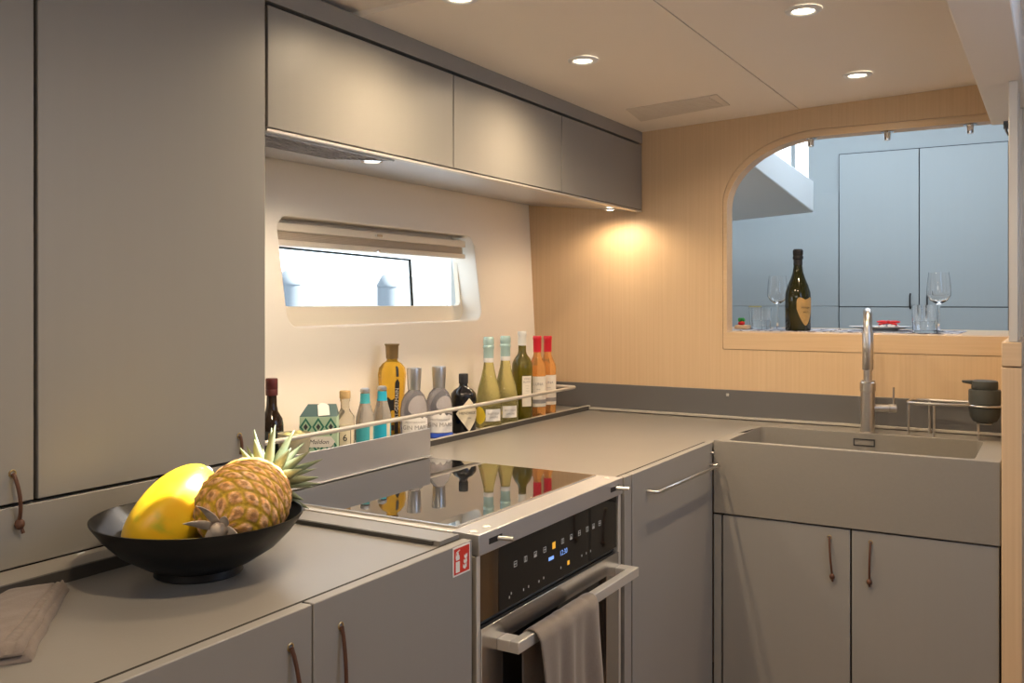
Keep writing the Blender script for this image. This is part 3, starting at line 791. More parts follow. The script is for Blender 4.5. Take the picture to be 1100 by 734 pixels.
# ================================================================== BAR LEDGE AND SALOON
BZ = 1.231
single('bar_ledge', MB().box(-1.60, -0.08, 3.401, 4.05, 1.195, BZ), 'bamboo_h', 'pale wood bar ledge behind the opening carrying the glasses', 'bar', bevel=0.002)
t = thing('saloon_cupboard', 'tall blue-grey double cupboard on the far saloon wall', 'cabinet', (-0.61, 5.2, 0))
build('body', MB().box(-1.0165, -0.19, 5.197, 5.2145, 0.3, 2.143), 'saloon_line', t)
for x0, x1, hxp in ((-1.011, -0.6165, -0.657), (-0.6115, -0.209, -0.575)):
    d = build('door', MB().box(x0, x1, 5.180, 5.1965, 1.3185, 2.137), 'saloon', t, bevel=0.001)
    build('strap_handle', MB().tube([(hxp, 5.180, 1.385), (hxp, 5.166, 1.375), (hxp, 5.164, 1.345), (hxp, 5.168, 1.318), (hxp, 5.180, 1.308)], 0.004, 8), 'ink', d)
    build('lower_door', MB().box(x0, x1, 5.180, 5.1965, 0.42, 1.3135), 'saloon', t, bevel=0.001)
struct('trim_13', MB().box(-2.28, -1.0175, 5.190, 5.2145, 0.3, 1.318).box(-2.28, -1.0175, 5.190, 5.2145, 1.3205, 1.935), 'saloon', 'plain blue-grey wall panel left of the double cupboard', bevel=0.001)

# ---------------- table setting
def revolve(pr):
    return lambda z: next((r0 + (r1-r0)*((z-z0)/(z1-z0) if z1 > z0 else 0) for (r0, z0), (r1, z1) in zip(pr, pr[1:]) if z0 <= z <= z1), pr[-1][0])

def wine_glass(x, y, label, s=1.0):
    t = thing('wine_glass', label, 'glass', (x, y, BZ), 'stemmed wine glasses on the bar')
    out = [(0, 0), (0.034, 0), (0.035, 0.0015), (0.020, 0.004), (0.006, 0.009), (0.0042, 0.020), (0.0040, 0.085), (0.0055, 0.100), (0.014, 0.106), (0.030, 0.117), (0.0405, 0.135), (0.0410, 0.150), (0.0385, 0.180), (0.0340, 0.217)]
    inn = [(0.0330, 0.217), (0.0373, 0.180), (0.0396, 0.150), (0.0390, 0.136), (0.029, 0.1195), (0.012, 0.109), (0, 0.1075)]
    build('bowl', MB().lathe([p for p in out if p[1] >= 0.098] + inn, 36, close=False), 'glass', t, local=True, recalc=True)
    build('stem', MB().lathe([(0, 0.0), (0.034, 0), (0.035, 0.0015), (0.020, 0.004), (0.006, 0.009), (0.0042, 0.020), (0.0040, 0.085), (0.0055, 0.0995), (0, 0.0995)], 28, close=False), 'glass', t, local=True)
    return t
wine_glass(-0.985, 3.80, 'stemmed wine glass just behind the champagne bottle')
wine_glass(-0.365, 3.625, 'stemmed wine glass beside the straight tumbler, near the glass screen')
def tumbler(x, y, r, h, label, water):
    t = thing('tumbler', label, 'glass', (x, y, BZ+0.002), 'tumblers on the bar')
    build('wall', MB().lathe([(0, 0), (r*0.93, 0), (r*0.95, 0.002), (r, h), (r-0.0018, h), (r*0.95-0.002, 0.010), (0, 0.009)], 36, close=False), 'glass', t, local=True)
    if water:
        build('water', MB().lathe([(0, 0.0105), (r*0.92-0.002, 0.0105), (r*0.955-0.0022, h*0.42), (0, h*0.42)], 32, close=False), 'glass', t, local=True)
tumbler(-0.402, 3.545, 0.043, 0.098, 'straight tumbler of water beside the wine glass', True)
tumbler(-1.036, 3.745, 0.040, 0.085, 'low tumbler between the small dish and the champagne bottle', True)
t = thing('tumbler', 'narrow tumbler with a yellow rim behind the low tumbler', 'glass', (-1.105, 3.90, BZ), 'tumblers on the bar')
build('wall', MB().lathe([(0, 0), (0.021, 0), (0.022, 0.002), (0.026, 0.092), (0.0245, 0.092), (0.020, 0.008), (0, 0.007)], 28, close=False), 'glass', t, local=True)
build('rim', MB().lathe([(0.0245, 0.089), (0.0268, 0.089), (0.0268, 0.094), (0.0245, 0.094)], 28, close=False), 'lime', t, local=True)

for x0, x1, lb in ((-1.135, -0.740, 'printed placemat under the champagne bottle end of the bar'), (-0.715, -0.290, 'printed placemat under the plate and tumbler of water')):
    single('placemat', MB().box(x0, x1, 3.48, 3.86, BZ, BZ+0.002), 'mat_a', lb, 'placemat', 'printed placemats on the bar', bevel=0.0008)
t = thing('plate', 'white plate in the middle of the bar behind the tap', 'plate', (-0.575, 3.72, BZ+0.002))
build('dish', MB().lathe([(0, 0), (0.06, 0), (0.062, 0.004), (0.085, 0.010), (0.112, 0.015), (0.113, 0.017), (0.085, 0.013), (0.060, 0.007), (0, 0.006)], 40, close=False), 'plate', t, local=True)
t = thing('napkin', 'printed folded napkin tied with a red bow on the plate', 'napkin', (-0.545, 3.70, BZ+0.009))
nk = MB().hexa([(-0.045, -0.03, 0), (0.05, -0.03, 0), (0.05, 0.03, 0), (-0.045, 0.03, 0), (-0.022, -0.014, 0.020), (0.026, -0.014, 0.020), (0.026, 0.014, 0.020), (-0.022, 0.014, 0.020)])
build('cloth', nk, 'napkin', t, local=True, bevel=0.006, seg=3)
bw = MB()
for s in (-1, 1):
    bw.ball((s*0.021, -0.002, 0.027), 0.021, 0.012, 0.0055, 12)
    bw.tube([(0, -0.004, 0.024), (s*0.018, -0.016, 0.021), (s*0.032, -0.020, 0.017)], 0.0035, 6)
bw.ball((0, -0.003, 0.026), 0.008, 0.008, 0.007, 10)
build('bow', bw, 'ribbon', t, local=True)
t = thing('napkin', 'peach folded napkin with a green sprig at the left end of the bar', 'napkin', (-1.085, 3.640, BZ+0.002))
build('cloth', MB().box(-0.022, 0.030, -0.03, 0.03, 0, 0.017), 'peach', t, local=True, bevel=0.005, seg=3)
build('berry', MB().ball((0.0, -0.005, 0.024), 0.014, 0.011, 0.009), 'ribbon', t, local=True)
gr = MB()
for a in range(6):
    gr.ball((0.009*math.cos(a), 0.009*math.sin(a)-0.004, 0.036+0.003*(a % 2)), 0.006, 0.005, 0.007, 8)
build('sprig', gr, 'greenbit', t, local=True)

# ================================================================== BOTTLES
def bottle_root(name, label, x, y, z=0.9205, cat='bottle', group='bottles on the shelf', face=None):
    return thing(name, label, cat, (x, y, z), group)
def wrap(rf, ac):
    return lambda u, v, w_, zc=0: None
def txt(mb, body, size, r, ac, zc, rf=None, vertical=False):
    def fn(u, v, w_):
        if vertical: u, v = -v, u
        a = ac + u/r
        rr = (rf(zc+v) if rf else r) + 0.0011
        return (rr*math.cos(a), rr*math.sin(a), zc+v)
    return mb.text(body, size, fn)
def facing(x, y, off=0.0):
    return math.atan2(-y, -x) + off
def body(prof, m, t, name='glass_body', seg=36, bumpless=True):
    return build(name, MB().lathe(prof, seg), m, t, local=True, angle=50)

# dark brown bottle behind the tall cupboard edge
x, y = -1.733, 1.72
t = bottle_root('liqueur_bottle', 'dark brown bottle with a maroon cap, half hidden by the tall cupboard', x, y)
body([(0.027, 0), (0.030, 0.003), (0.030, 0.105), (0.027, 0.122), (0.0165, 0.140), (0.0135, 0.155), (0.0125, 0.182)], 'g_dark', t)
build('cap', MB().lathe([(0.0150, 0.181), (0.0155, 0.183), (0.0155, 0.196), (0.0148, 0.197), (0.0155, 0.198), (0.0155, 0.222), (0.014, 0.225)], 28), 'maroon', t, local=True)
a = facing(x, y, 0.1)
rf = lambda z: 0.0306
build('label', MB().patch(rf, a-0.95, a+0.95, 0.02, 0.092), 'cart_dark', t, local=True)
build('label_panel', MB().patch(lambda z: 0.0310, a-0.35, a+0.05, 0.03, 0.088), 'label_gold', t, local=True)

# small pale bowl
t = thing('snack_bowl', 'pale yellow-green small bowl between the brown bottle and the patterned carton', 'bowl', (-1.657, 1.722, 0.9205))
build('bowl_wall', MB().lathe([(0, 0), (0.020, 0), (0.022, 0.004), (0.034, 0.030), (0.0395, 0.062), (0.0415, 0.090), (0.0395, 0.090), (0.0375, 0.062), (0.032, 0.033), (0, 0.010)], 40, close=False), 'pale_bowl', t, local=True)
lm = MB()
for k in range(7):
    aa = k*0.9
    lm.ball((0.020*math.cos(aa), 0.020*math.sin(aa), 0.072 + 0.004*(k % 3)), 0.014, 0.014, 0.014, 12)
lm.ball((0, 0, 0.074), 0.02, 0.02, 0.015, 12)
build('filling', lm, 'lime', t, local=True)

# patterned salt carton
t = thing('salt_carton', 'green diamond-patterned gable-top carton with an oval white label', 'carton', (-1.700, 1.862, 0.9205), rz=R(36))
cw, cd, ch = 0.049, 0.030, 0.117
# local -Y faces the viewer after rotation
build('box', MB().box(-cw, cw, -cd, cd, 0, ch), 'cart_mint', t, local=True, bevel=0.001)
gb = MB()
gb.hexa([(-cw, -cd, ch), (cw, -cd, ch), (cw, cd, ch), (-cw, cd, ch), (-cw*0.62, -0.003, ch+0.030), (cw*0.90, -0.003, ch+0.030), (cw*0.90, 0.003, ch+0.030), (-cw*0.62, 0.003, ch+0.030)])
build('gable_top', gb, 'cart_teal', t, local=True)
build('gable_flap', MB().prism([(0.0, 0.002), (0.030, 0.004), (0.026, 0.028), (0.018, 0.034), (0.006, 0.036), (-0.004, 0.030)], lambda u, v, w_: (u, -cd + v*0.72 + w_ - 0.002, ch + v*0.95), 0, 0.001), 'ink_white', t, local=True)
pt = MB(); pd = MB(); pm = MB()
f1 = lambda u, v, w_: (u, -cd-w_, v)
f2 = lambda u, v, w_: (-cw-w_, u, v)
for row in range(2):
    for k in range(3):
        cx = -cw + 0.0327*(k+0.5); cz = 0.090 - row*0.050
        s = 0.0160; hgt = 0.0245
        pt.sheet([(cx-s, cz), (cx, cz-hgt), (cx+s, cz), (cx, cz+hgt)], [[(cx-s*0.66, cz), (cx, cz-hgt*0.66), (cx+s*0.66, cz), (cx, cz+hgt*0.66)]], f1, 0.0002, 0.0006)
        pd.prism([(cx-s*0.36, cz), (cx, cz-hgt*0.36), (cx+s*0.36, cz), (cx, cz+hgt*0.36)], f1, 0.0002, 0.0006)
for row in range(2):
    for k in range(2):
        cx = -cd + 0.030*(k+0.5); cz = 0.090 - row*0.050
        s = 0.0145; hgt = 0.0245
        pt.sheet([(cx-s, cz), (cx, cz-hgt), (cx+s, cz), (cx, cz+hgt)], [[(cx-s*0.66, cz), (cx, cz-hgt*0.66), (cx+s*0.66, cz), (cx, cz+hgt*0.66)]], f2, 0.0002, 0.0006)
build('diamond_print', pt, 'cart_green', t, local=True)
build('diamond_centres', pd, 'cart_dark', t, local=True)
lab = MB().prism([(-0.030, 0.036), (0.034, 0.036), (0.044, 0.050), (0.034, 0.064), (-0.030, 0.064), (-0.040, 0.050)], f1, 0.0006, 0.0011)
build('label_panel', lab, 'ink_white', t, local=True)
build('lettering', MB().text('Maldon', 0.0165, lambda u, v, w_: (u*1.05+0.003+v*0.2, -cd-0.0014, 0.050+v)), 'ink', t, local=True)

# corked miniature
x, y = -1.722, 1.99
t = bottle_root('corked_bottle', 'small clear bottle with a cork stopper and paper label beside the carton', x, y)
body([(0.024, 0), (0.027, 0.003), (0.027, 0.085), (0.0255, 0.100), (0.016, 0.114), (0.0125, 0.122), (0.0120, 0.140), (0.0140, 0.142), (0.0140, 0.150)], 'g_clear', t)
build('stopper', MB().lathe([(0.0150, 0.150), (0.0155, 0.152), (0.0155, 0.168), (0.0145, 0.171)], 24), 'cork', t, local=True)
a = facing(x, y)
build('label', MB().patch(lambda z: 0.0275, a-1.0, a+1.0, 0.012, 0.080), 'label_cream', t, local=True)
lb = MB().patch(lambda z: 0.0278, a-0.62, a-0.55, 0.016, 0.076).patch(lambda z: 0.0278, a+0.55, a+0.62, 0.016, 0.076)
txt(lb, '6', 0.026, 0.0277, a, 0.042); txt(lb, 'N°', 0.012, 0.0277, a, 0.066)
build('lettering', lb, 'ink', t, local=True)

# two tonic bottles
for x, y, lb_, mm in ((-1.712, 2.065, 'small tonic bottle with a pale teal neck band, left of its twin', 'teal'), (-1.716, 2.148, 'small tonic bottle with a bright turquoise neck band, right of its twin', 'cyan')):
    t = bottle_root('tonic_bottle', lb_, x, y, group='small tonic bottles')
    pr = [(0.024, 0), (0.0268, 0.003), (0.0268, 0.078), (0.0255, 0.092), (0.0185, 0.116), (0.0135, 0.136), (0.0125, 0.164)]
    body(pr, 'g_tonic', t)
    build('crown_cap', MB().lathe([(0.0142, 0.162), (0.0146, 0.164), (0.0132, 0.171), (0.008, 0.1735), (0, 0.174)], 24, close=False), 'silvercap', t, local=True)
    rf = revolve(pr)
    a = facing(x, y)
    build('neck_label', MB().patch(lambda z: rf(z)+0.0006, a-1.6, a+1.6, 0.130, 0.158), mm, t, local=True)
    build('label', MB().patch(lambda z: 0.0273, a-1.2, a+1.2, 0.012, 0.066), mm, t, local=True)
    build('label_stripe', MB().patch(lambda z: 0.0277, a+0.5, a+0.95, 0.012, 0.066), 'label_cream', t, local=True)

# elderflower liqueur, tall fluted
x, y = -1.790, 2.290
t = bottle_root('liqueur_bottle', 'tall fluted yellow liqueur bottle with a bronze cap and black strip', x, y)
mb = MB()
pr = [(0.030, 0), (0.034, 0.004), (0.033, 0.03), (0.036, 0.10), (0.0425, 0.165), (0.0440, 0.195), (0.0410, 0.215), (0.0300, 0.229), (0.0180, 0.236), (0.0150, 0.245)]
mb.lathe(pr, 48)
for v in mb.bm.verts:
    r_ = math.hypot(v.co.x, v.co.y)
    if r_ > 0.02:
        an = math.atan2(v.co.y, v.co.x)
        k_ = 1 - 0.06*abs(math.sin(an*4))
        v.co.x *= k_; v.co.y *= k_
build('glass_body', mb, 'g_yellow', t, local=True, angle=60)
build('cap', MB().lathe([(0.0180, 0.243), (0.0190, 0.246), (0.0205, 0.283), (0.0235, 0.287), (0.0235, 0.290), (0.0220, 0.291)], 30), 'bronzecap', t, local=True)
rf = revolve(pr)
a = facing(x, y, 0.38)
build('label', MB().patch(lambda z: rf(z)+0.0012, a-0.17, a+0.17, lambda t_: 0.012, lambda t_: 0.172+0.012*(1-abs(2*t_-1))).patch(lambda z: rf(z)+0.0012, a-0.10, a+0.10, 0.190, 0.222), 'ink', t, local=True)
build('emblem', MB().patch(lambda z: rf(z)+0.0010, a-0.85, a-0.20, lambda t_: 0.082-0.004*math.sin(6*t_), lambda t_: 0.122+0.004*math.sin(7*t_)), 'ink', t, local=True)
build('lower_label', MB().patch(lambda z: rf(z)+0.001, a-0.8, a-0.2, 0.024, 0.04), 'ink', t, local=True)
lb = MB()
txt(lb, 'ST-GERMAIN', 0.0165, 0.040, a, 0.108, lambda z: rf(z)+0.0010, vertical=True)
build('lettering', lb, 'ink_white', t, local=True)

# two gin bottles with silver caps
for x, y, lb_ in ((-1.688, 2.268, 'clear gin bottle with a silver cap, beside the tall yellow bottle'), (-1.662, 2.362, 'clear gin bottle with a silver cap and blue base, beside the black bottle')):
    t = bottle_root('gin_bottle', lb_, x, y, group='clear gin bottles with silver caps')
    pr = [(0.040, 0), (0.0435, 0.004), (0.0430, 0.06), (0.0415, 0.095), (0.0385, 0.118), (0.030, 0.138), (0.0195, 0.149), (0.0165, 0.155)]
    body(pr, 'g_gin', t)
    build('base', MB().lathe([(0.0405, 0.0005), (0.0442, 0.004), (0.0441, 0.015), (0.043, 0.016)], 36, close=False), 'blue', t, local=True)
    build('cap', MB().lathe([(0.0190, 0.153), (0.0195, 0.155), (0.0225, 0.214), (0.0215, 0.219), (0.0, 0.217)], 30), 'silvercap', t, local=True)
    rf = revolve(pr)
    a = facing(x, y, 0.12)
    build('label', MB().patch(lambda z: rf(z)+0.0008, a-1.05, a+1.05, 0.018, lambda t_: 0.062 + 0.016*abs(math.sin(t_*13))*(1-abs(2*t_-1)) + 0.006), 'label_white', t, local=True)
    lb = MB()
    txt(lb, 'GIN MARE', 0.0180, 0.043, a, 0.042, lambda z: rf(z)+0.0008)
    txt(lb, 'MEDITERRANEAN', 0.0080, 0.043, a, 0.058, lambda z: rf(z)+0.0008)
    build('lettering', lb, 'ink_grey', t, local=True)

# black apothecary gin bottle
x, y = -1.650, 2.482
t = bottle_root('gin_bottle', 'squat black apothecary gin bottle with a cream diamond label', x, y)
pr = [(0.038, 0), (0.0415, 0.003), (0.0415, 0.118), (0.0400, 0.126), (0.030, 0.138), (0.0165, 0.146), (0.0135, 0.152), (0.0135, 0.160)]
body(pr, 'g_black', t)
build('stopper', MB().lathe([(0.0150, 0.158), (0.0155, 0.160), (0.0155, 0.186), (0.0145, 0.189)], 26), 'ink', t, local=True)
a = facing(x, y, 0.45)
build('label', MB().patch(lambda z: 0.0422, a-1.05, a+1.05, lambda t_: 0.064-0.056*(1-abs(2*t_-1)), lambda t_: 0.064+0.050*(1-abs(2*t_-1)), n=24), 'label_cream', t, local=True)
lb = MB()
txt(lb, "HENDRICK'S", 0.0115, 0.0424, a, 0.066)
txt(lb, 'GIN', 0.0070, 0.0424, a, 0.050)
build('lettering', lb, 'ink', t, local=True)

# two prosecco bottles
for x, y, lb_ in ((-1.648, 2.632, 'textured prosecco bottle with a pale teal foil, beside the black bottle'), (-1.650, 2.745, 'textured prosecco bottle with a pale teal foil, beside the green wine bottle')):
    t = bottle_root('prosecco_bottle', lb_, x, y, group='prosecco bottles with teal foil')
    pr = [(0.042, 0), (0.0445, 0.004), (0.0450, 0.055), (0.0430, 0.090), (0.036, 0.130), (0.0265, 0.165), (0.0195, 0.195), (0.0165, 0.215), (0.0155, 0.262)]
    body(pr, 'g_pros', t)
    rf = revolve(pr)
    build('foil', MB().lathe([(0.0172, 0.232), (0.0172, 0.262), (0.0190, 0.266), (0.0190, 0.273), (0.0172, 0.276), (0.0185, 0.282), (0.0185, 0.296), (0.0160, 0.303)], 28), 'tealfoil', t, local=True)
    build('neck_band', MB().lathe([(0.0170, 0.218), (0.0176, 0.219), (0.0176, 0.232), (0.0172, 0.2325)], 28, close=False), 'label_white', t, local=True)
    a = facing(x, y, 0.40)
    build('label', MB().patch(lambda z: rf(z)+0.0008, a-0.62, a+0.62, 0.024, 0.064), 'label_white', t, local=True)
    build('lemon_print', MB().patch(lambda z: rf(z)+0.0008, a-1.65, a-0.62, lambda t_: 0.040-0.026*math.sin(PI*t_)**0.6, lambda t_: 0.042+0.030*math.sin(PI*t_)**0.6), 'g_lemon', t, local=True)
    lb = MB()
    txt(lb, 'BOTTEGA', 0.0090, 0.0446, a, 0.049, lambda z: rf(z)+0.0008)
    txt(lb, 'LIMONE', 0.0085, 0.0446, a, 0.037, lambda z: rf(z)+0.0008)
    build('lettering', lb, 'ink_grey', t, local=True)

def wine(x, y, lb_, glass, foil, rad, hgt, group, off, halfw, z0, z1, words, band):
    t = bottle_root('wine_bottle', lb_, x, y, group=group)
    s = hgt/0.30
    pr = [(rad-0.003, 0), (rad, 0.004), (rad, 0.178*s), (rad-0.002, 0.192*s), (rad-0.009, 0.207*s), (0.0165, 0.222*s), (0.0142, 0.232*s), (0.0135, 0.290*s)]
    body(pr, glass, t)
    build('capsule', MB().lathe([(0.0148, 0.240*s if foil == 'redfoil' else 0.252*s), (0.0150, 0.285*s), (0.0160, 0.287*s), (0.0160, 0.297*s), (0.0145, 0.300*s)], 28), foil, t, local=True)
    a = facing(x, y, off)
    build('label', MB().patch(lambda z: rad+0.0008, a-halfw, a+halfw, z0, z1), 'offwhite', t, local=True)
    lb = MB()
    for wd, sz, zc in words: txt(lb, wd, sz, rad+0.0008, a, zc)
    if band: lb.patch(lambda z: rad+0.0012, a-halfw, a+halfw, band[0], band[1])
    build('lettering', lb, 'ink_grey', t, local=True)
wine(-1.650, 2.862, 'olive green wine bottle with a white capsule and tall white label', 'g_green', 'whitefoil', 0.0375, 0.316, 'bottles on the shelf', 0.50, 0.50, 0.050, 0.158, [('VINO', 0.011, 0.148), ('BLANC', 0.010, 0.137), ('-----', 0.010, 0.124), ('----', 0.010, 0.115), ('-----', 0.010, 0.106)], None)
wine(-1.640, 2.955, 'rosé wine bottle with a red capsule, next to the green bottle', 'g_rose', 'redfoil', 0.0315, 0.297, 'rosé wine bottles with red capsules', 0.12, 1.25, 0.040, 0.150, [('LUNA', 0.014, 0.122), ('rosé', 0.008, 0.104)], (0.052, 0.066))
wine(-1.640, 3.035, 'rosé wine bottle with a red capsule, last in the row by the corner', 'g_rose', 'redfoil', 0.0315, 0.294, 'rosé wine bottles with red capsules', 0.12, 1.25, 0.040, 0.150, [('LUNA', 0.014, 0.122), ('rosé', 0.008, 0.104)], (0.052, 0.066))

# champagne on the bar
x, y = -0.842, 3.545
t = thing('champagne_bottle', 'dark champagne bottle with a gold shield label on the bar', 'bottle', (x, y, BZ+0.002))
pr = [(0.042, 0), (0.0465, 0.004), (0.0470, 0.125), (0.0455, 0.145), (0.038, 0.170), (0.0275, 0.195), (0.0195, 0.220), (0.0160, 0.245), (0.0150, 0.268), (0.0175, 0.270), (0.0175, 0.278), (0.0150, 0.280)]
body(pr, 'g_champ', t)
build('foil', MB().lathe([(0.0167, 0.222+0.026), (0.0160, 0.268), (0.0190, 0.271), (0.0188, 0.281), (0.0165, 0.283), (0.0185, 0.288), (0.0190, 0.302), (0.0150, 0.308)], 26), 'ink', t, local=True)
rf = revolve(pr)
a = facing(x, y, 0.62)
build('label', MB().patch(lambda z: rf(z)+0.0008, a-0.72, a+0.72, lambda t_: 0.020 + 0.062*abs(2*t_-1)**1.6, lambda t_: 0.112 + 0.020*abs(math.sin(2*PI*t_))**0.6*abs(2*t_-1) + 0.006*(1-abs(2*t_-1)), n=24), 'label_gold', t, local=True)
lb = MB()
txt(lb, 'Vintage', 0.012, 0.0470, a, 0.088, lambda z: rf(z)+0.0008)
txt(lb, 'BRUT', 0.009, 0.0470, a, 0.070, lambda z: rf(z)+0.0008)
build('lettering', lb, 'ink', t, local=True)

# ================================================================== FRUIT BOWL, FRUIT
BC = Vector((-1.172, 1.006, WT))
t = thing('fruit_bowl', 'wide matt black footed bowl on the left worktop', 'bowl', BC)
build('bowl_wall', MB().lathe([(0, 0), (0.066, 0), (0.068, 0.002), (0.066, 0.012), (0.085, 0.020), (0.120, 0.042), (0.144, 0.066), (0.1605, 0.089), (0.1612, 0.0925), (0.1585, 0.0925), (0.140, 0.068), (0.116, 0.047), (0.080, 0.027), (0, 0.018)], 72, close=False), 'bowl', t, local=True, angle=50)

# papaya
def mesh_color(o, fn):
    me = o.data
    ca = me.color_attributes.new('skin', 'FLOAT_COLOR', 'POINT')
    for i, v in enumerate(me.vertices):
        ca.data[i].color = (*fn(v.co, i), 1.0)

fwd = Vector((-math.sin(R(30.6)), math.cos(R(30.6)), 0)); rgt = Vector((math.cos(R(30.6)), math.sin(R(30.6)), 0)); up = Vector((0, 0, 1))
pc = Vector((-1.229, 1.000, 1.001))
ax = (rgt*0.42 + up*0.58 + fwd*0.50).normalized()
q = Vector((0, 0, 1)).rotation_difference(ax).to_matrix()
mb = MB()
L = 0.091
prof = []
for i in range(41):
    s = -1 + 2*i/40
    rr = 0.0585*math.sqrt(max(0, 1-s*s))**0.92*(1 - 0.12*s) * (1+0.05*math.sin(2.5*s))
    prof.append((rr, s*L))
mb.lathe(prof, 60, (0, 0, 0), False)
for v in mb.bm.verts:
    an = math.atan2(v.co.y, v.co.x)
    k_ = 1 + 0.035*math.cos(5*an)*max(0, 1-abs(v.co.z/L))**0.5
    v.co.x *= k_; v.co.y *= k_
    v.co.x += 0.010*(1-(v.co.z/L)**2)
pap_local = {i: v.co.copy() for i, v in enumerate(mb.bm.verts)}
for v in mb.bm.verts: v.co = q @ v.co
t = thing('papaya', 'large ripe yellow papaya leaning in the black bowl', 'fruit', pc)
o = build('flesh', mb, 'papaya', t, local=True, angle=80)
from mathutils import noise as mnoise
def papcol(co, i):
    l = pap_local[i]
    n = mnoise.noise(l*38)*0.5 + mnoise.noise(l*90)*0.25
    g = max(0.0, min(1.0, (l.z/L-0.72)*3.2 + n*0.5))
    base = Vector((0.78, 0.43, 0.012)).lerp(Vector((0.80, 0.53, 0.02)), 0.5+n)
    c = base.lerp(Vector((0.36, 0.50, 0.03)), g*0.8)
    gp = math.exp(-(((l.z/L+0.45)/0.16)**2)) * max(0, mnoise.noise(l*60+Vector((5, 2, 1))))
    c = c.lerp(Vector((0.25, 0.36, 0.03)), min(0.7, gp*1.3))
    c = c.lerp(Vector((0.45, 0.22, 0.02)), max(0, min(0.5, (-l.z/L-0.6)*1.2 + n*0.5)))
    sp_ = mnoise.noise(l*160+Vector((3, 1, 7)))
    if sp_ > 0.72: c = c.lerp(Vector((0.20, 0.20, 0.02)), 0.6)
    return tuple(c)
mesh_color(o, papcol)
st = q @ Vector((0, 0, L))
build('stem_scar', MB().lathe([(0, 0.001), (0.006, 0.0015), (0.008, -0.002)], 14, st, False, q), 'pine_bract', t, local=True)

# pineapple
pc = Vector((-1.108, 1.042, 1.021))
ax = (fwd*0.84 + rgt*0.17 + up*0.24).normalized()
q = Vector((0, 0, 1)).rotation_difference(ax).to_matrix()
mb = MB()
NT, NS = 176, 110
L = 0.080
pat = []
prof_r = lambda s: 0.0680*(max(0.0, 1-abs(s)**2.6))**0.5*(1 - 0.06*s)
rows = []
for i in range(NS+1):
    s = -0.995 + 1.99*i/NS
    row = []
    for k in range(NT):
        th = 2*PI*k/NT
        u1 = 8*th/(2*PI) + 3.9*s
        u2 = 8*th/(2*PI) - 3.9*s
        h = (abs(math.cos(PI*u1))*abs(math.cos(PI*u2)))            # 1 at eye centre, 0 at the borders
        bump = 0.0050*(h**0.35) + 0.0018*max(0, h-0.86)/0.14*(0.5+0.5*math.sin(th*13+i))
        fade = min(1, (1-abs(s))*6)
        r_ = prof_r(s) + (bump-0.0040)*fade
        v = mb.bm.verts.new((r_*math.cos(th), r_*math.sin(th), s*L + (0.0015*h if s > 0 else -0.0015*h)))
        row.append(v); pat.append((h, s, th))
    rows.append(row)
for a_, b_ in zip(rows, rows[1:]):
    for k in range(NT):
        j = (k+1) % NT
        mb.bm.faces.new((a_[k], a_[j], b_[j], b_[k]))
mb.bm.faces.new(rows[0][::-1]); mb.bm.faces.new(rows[-1])
for v in mb.bm.verts: v.co = q @ v.co
t = thing('pineapple', 'ripe pineapple lying in the black bowl, crown toward the hob', 'fruit', pc)
o = build('fruit_body', mb, 'pine_skin', t, local=True, angle=80)
def pinecol(co, i):
    h, s, th = pat[i]
    n = mnoise.noise(co*70)*0.5 + 0.5
    lo = Vector((0.58, 0.36, 0.015)).lerp(Vector((0.30, 0.20, 0.02)), n)
    hi = Vector((0.74, 0.36, 0.055)).lerp(Vector((0.56, 0.27, 0.12)), n)
    c = lo.lerp(hi, min(1, max(0, (h-0.12)/0.35)))
    if h > 0.86: c = c.lerp(Vector((0.22, 0.11, 0.05)), 0.6)
    elif h > 0.35: c = c.lerp(Vector((0.85, 0.56, 0.36)), 0.85*max(0, min(1, mnoise.noise(co*120)+0.35)))
    c = c*(0.95+0.5*mnoise.noise(co*230))
    return tuple(c)
mesh_color(o, pinecol)
def leaf(mb, base, direc, length, width, curl, side_up):
    d = direc.normalized()
    sd = d.cross(side_up).normalized()
    nrm = sd.cross(d).normalized()
    n = 7
    prev = None
    p = base.copy()
    dd = d.copy()
    for i in range(n+1):
        t_ = i/n
        wd = width*(0.75 + 0.5*t_ if t_ < 0.3 else (0.9*(1-(t_-0.3)/0.7)**0.8))
        if i == n: wd = 0.0006
        row = [mb.bm.verts.new(p - sd*wd/2 + nrm*wd*0.18), mb.bm.verts.new(p), mb.bm.verts.new(p + sd*wd/2 + nrm*wd*0.18)]
        if prev:
            for k in range(2): mb.bm.faces.new((prev[k], prev[k+1], row[k+1], row[k]))
        prev = row
        dd = (dd - nrm*curl/n).normalized()
        nrm = sd.cross(dd).normalized()
        p = p + dd*length/n
mb = MB()
loc_z = Vector((0, 0, 1))
nl = 46
for i in range(nl):
    f_ = i/nl
    an = i*2.39996
    tilt = R(88 - 78*f_)                       # outer leaves splay, inner leaves stand
    rad = 0.026*(1-f_)+0.003
    base = Vector((rad*math.cos(an), rad*math.sin(an), L*0.93 + 0.026*f_))
    dl = Vector((math.sin(tilt)*math.cos(an), math.sin(tilt)*math.sin(an), math.cos(tilt)))
    ln = (0.042 + 0.031*math.sin(PI*min(1, f_*1.1)))*(0.85+0.3*random.random())
    leaf(mb, base, dl, ln, 0.021*(1-0.35*f_), -0.35+0.9*f_*random.random(), loc_z if tilt > 0.3 else Vector((math.cos(an+1), math.sin(an+1), 0.2)))
for v in mb.bm.verts: v.co = q @ v.co
c_ = build('crown', mb, 'pine_leaf', t, local=True, angle=60, solid=0.0012, recalc=False)
c_['label'] = 'spiky green pineapple crown'
mb = MB()
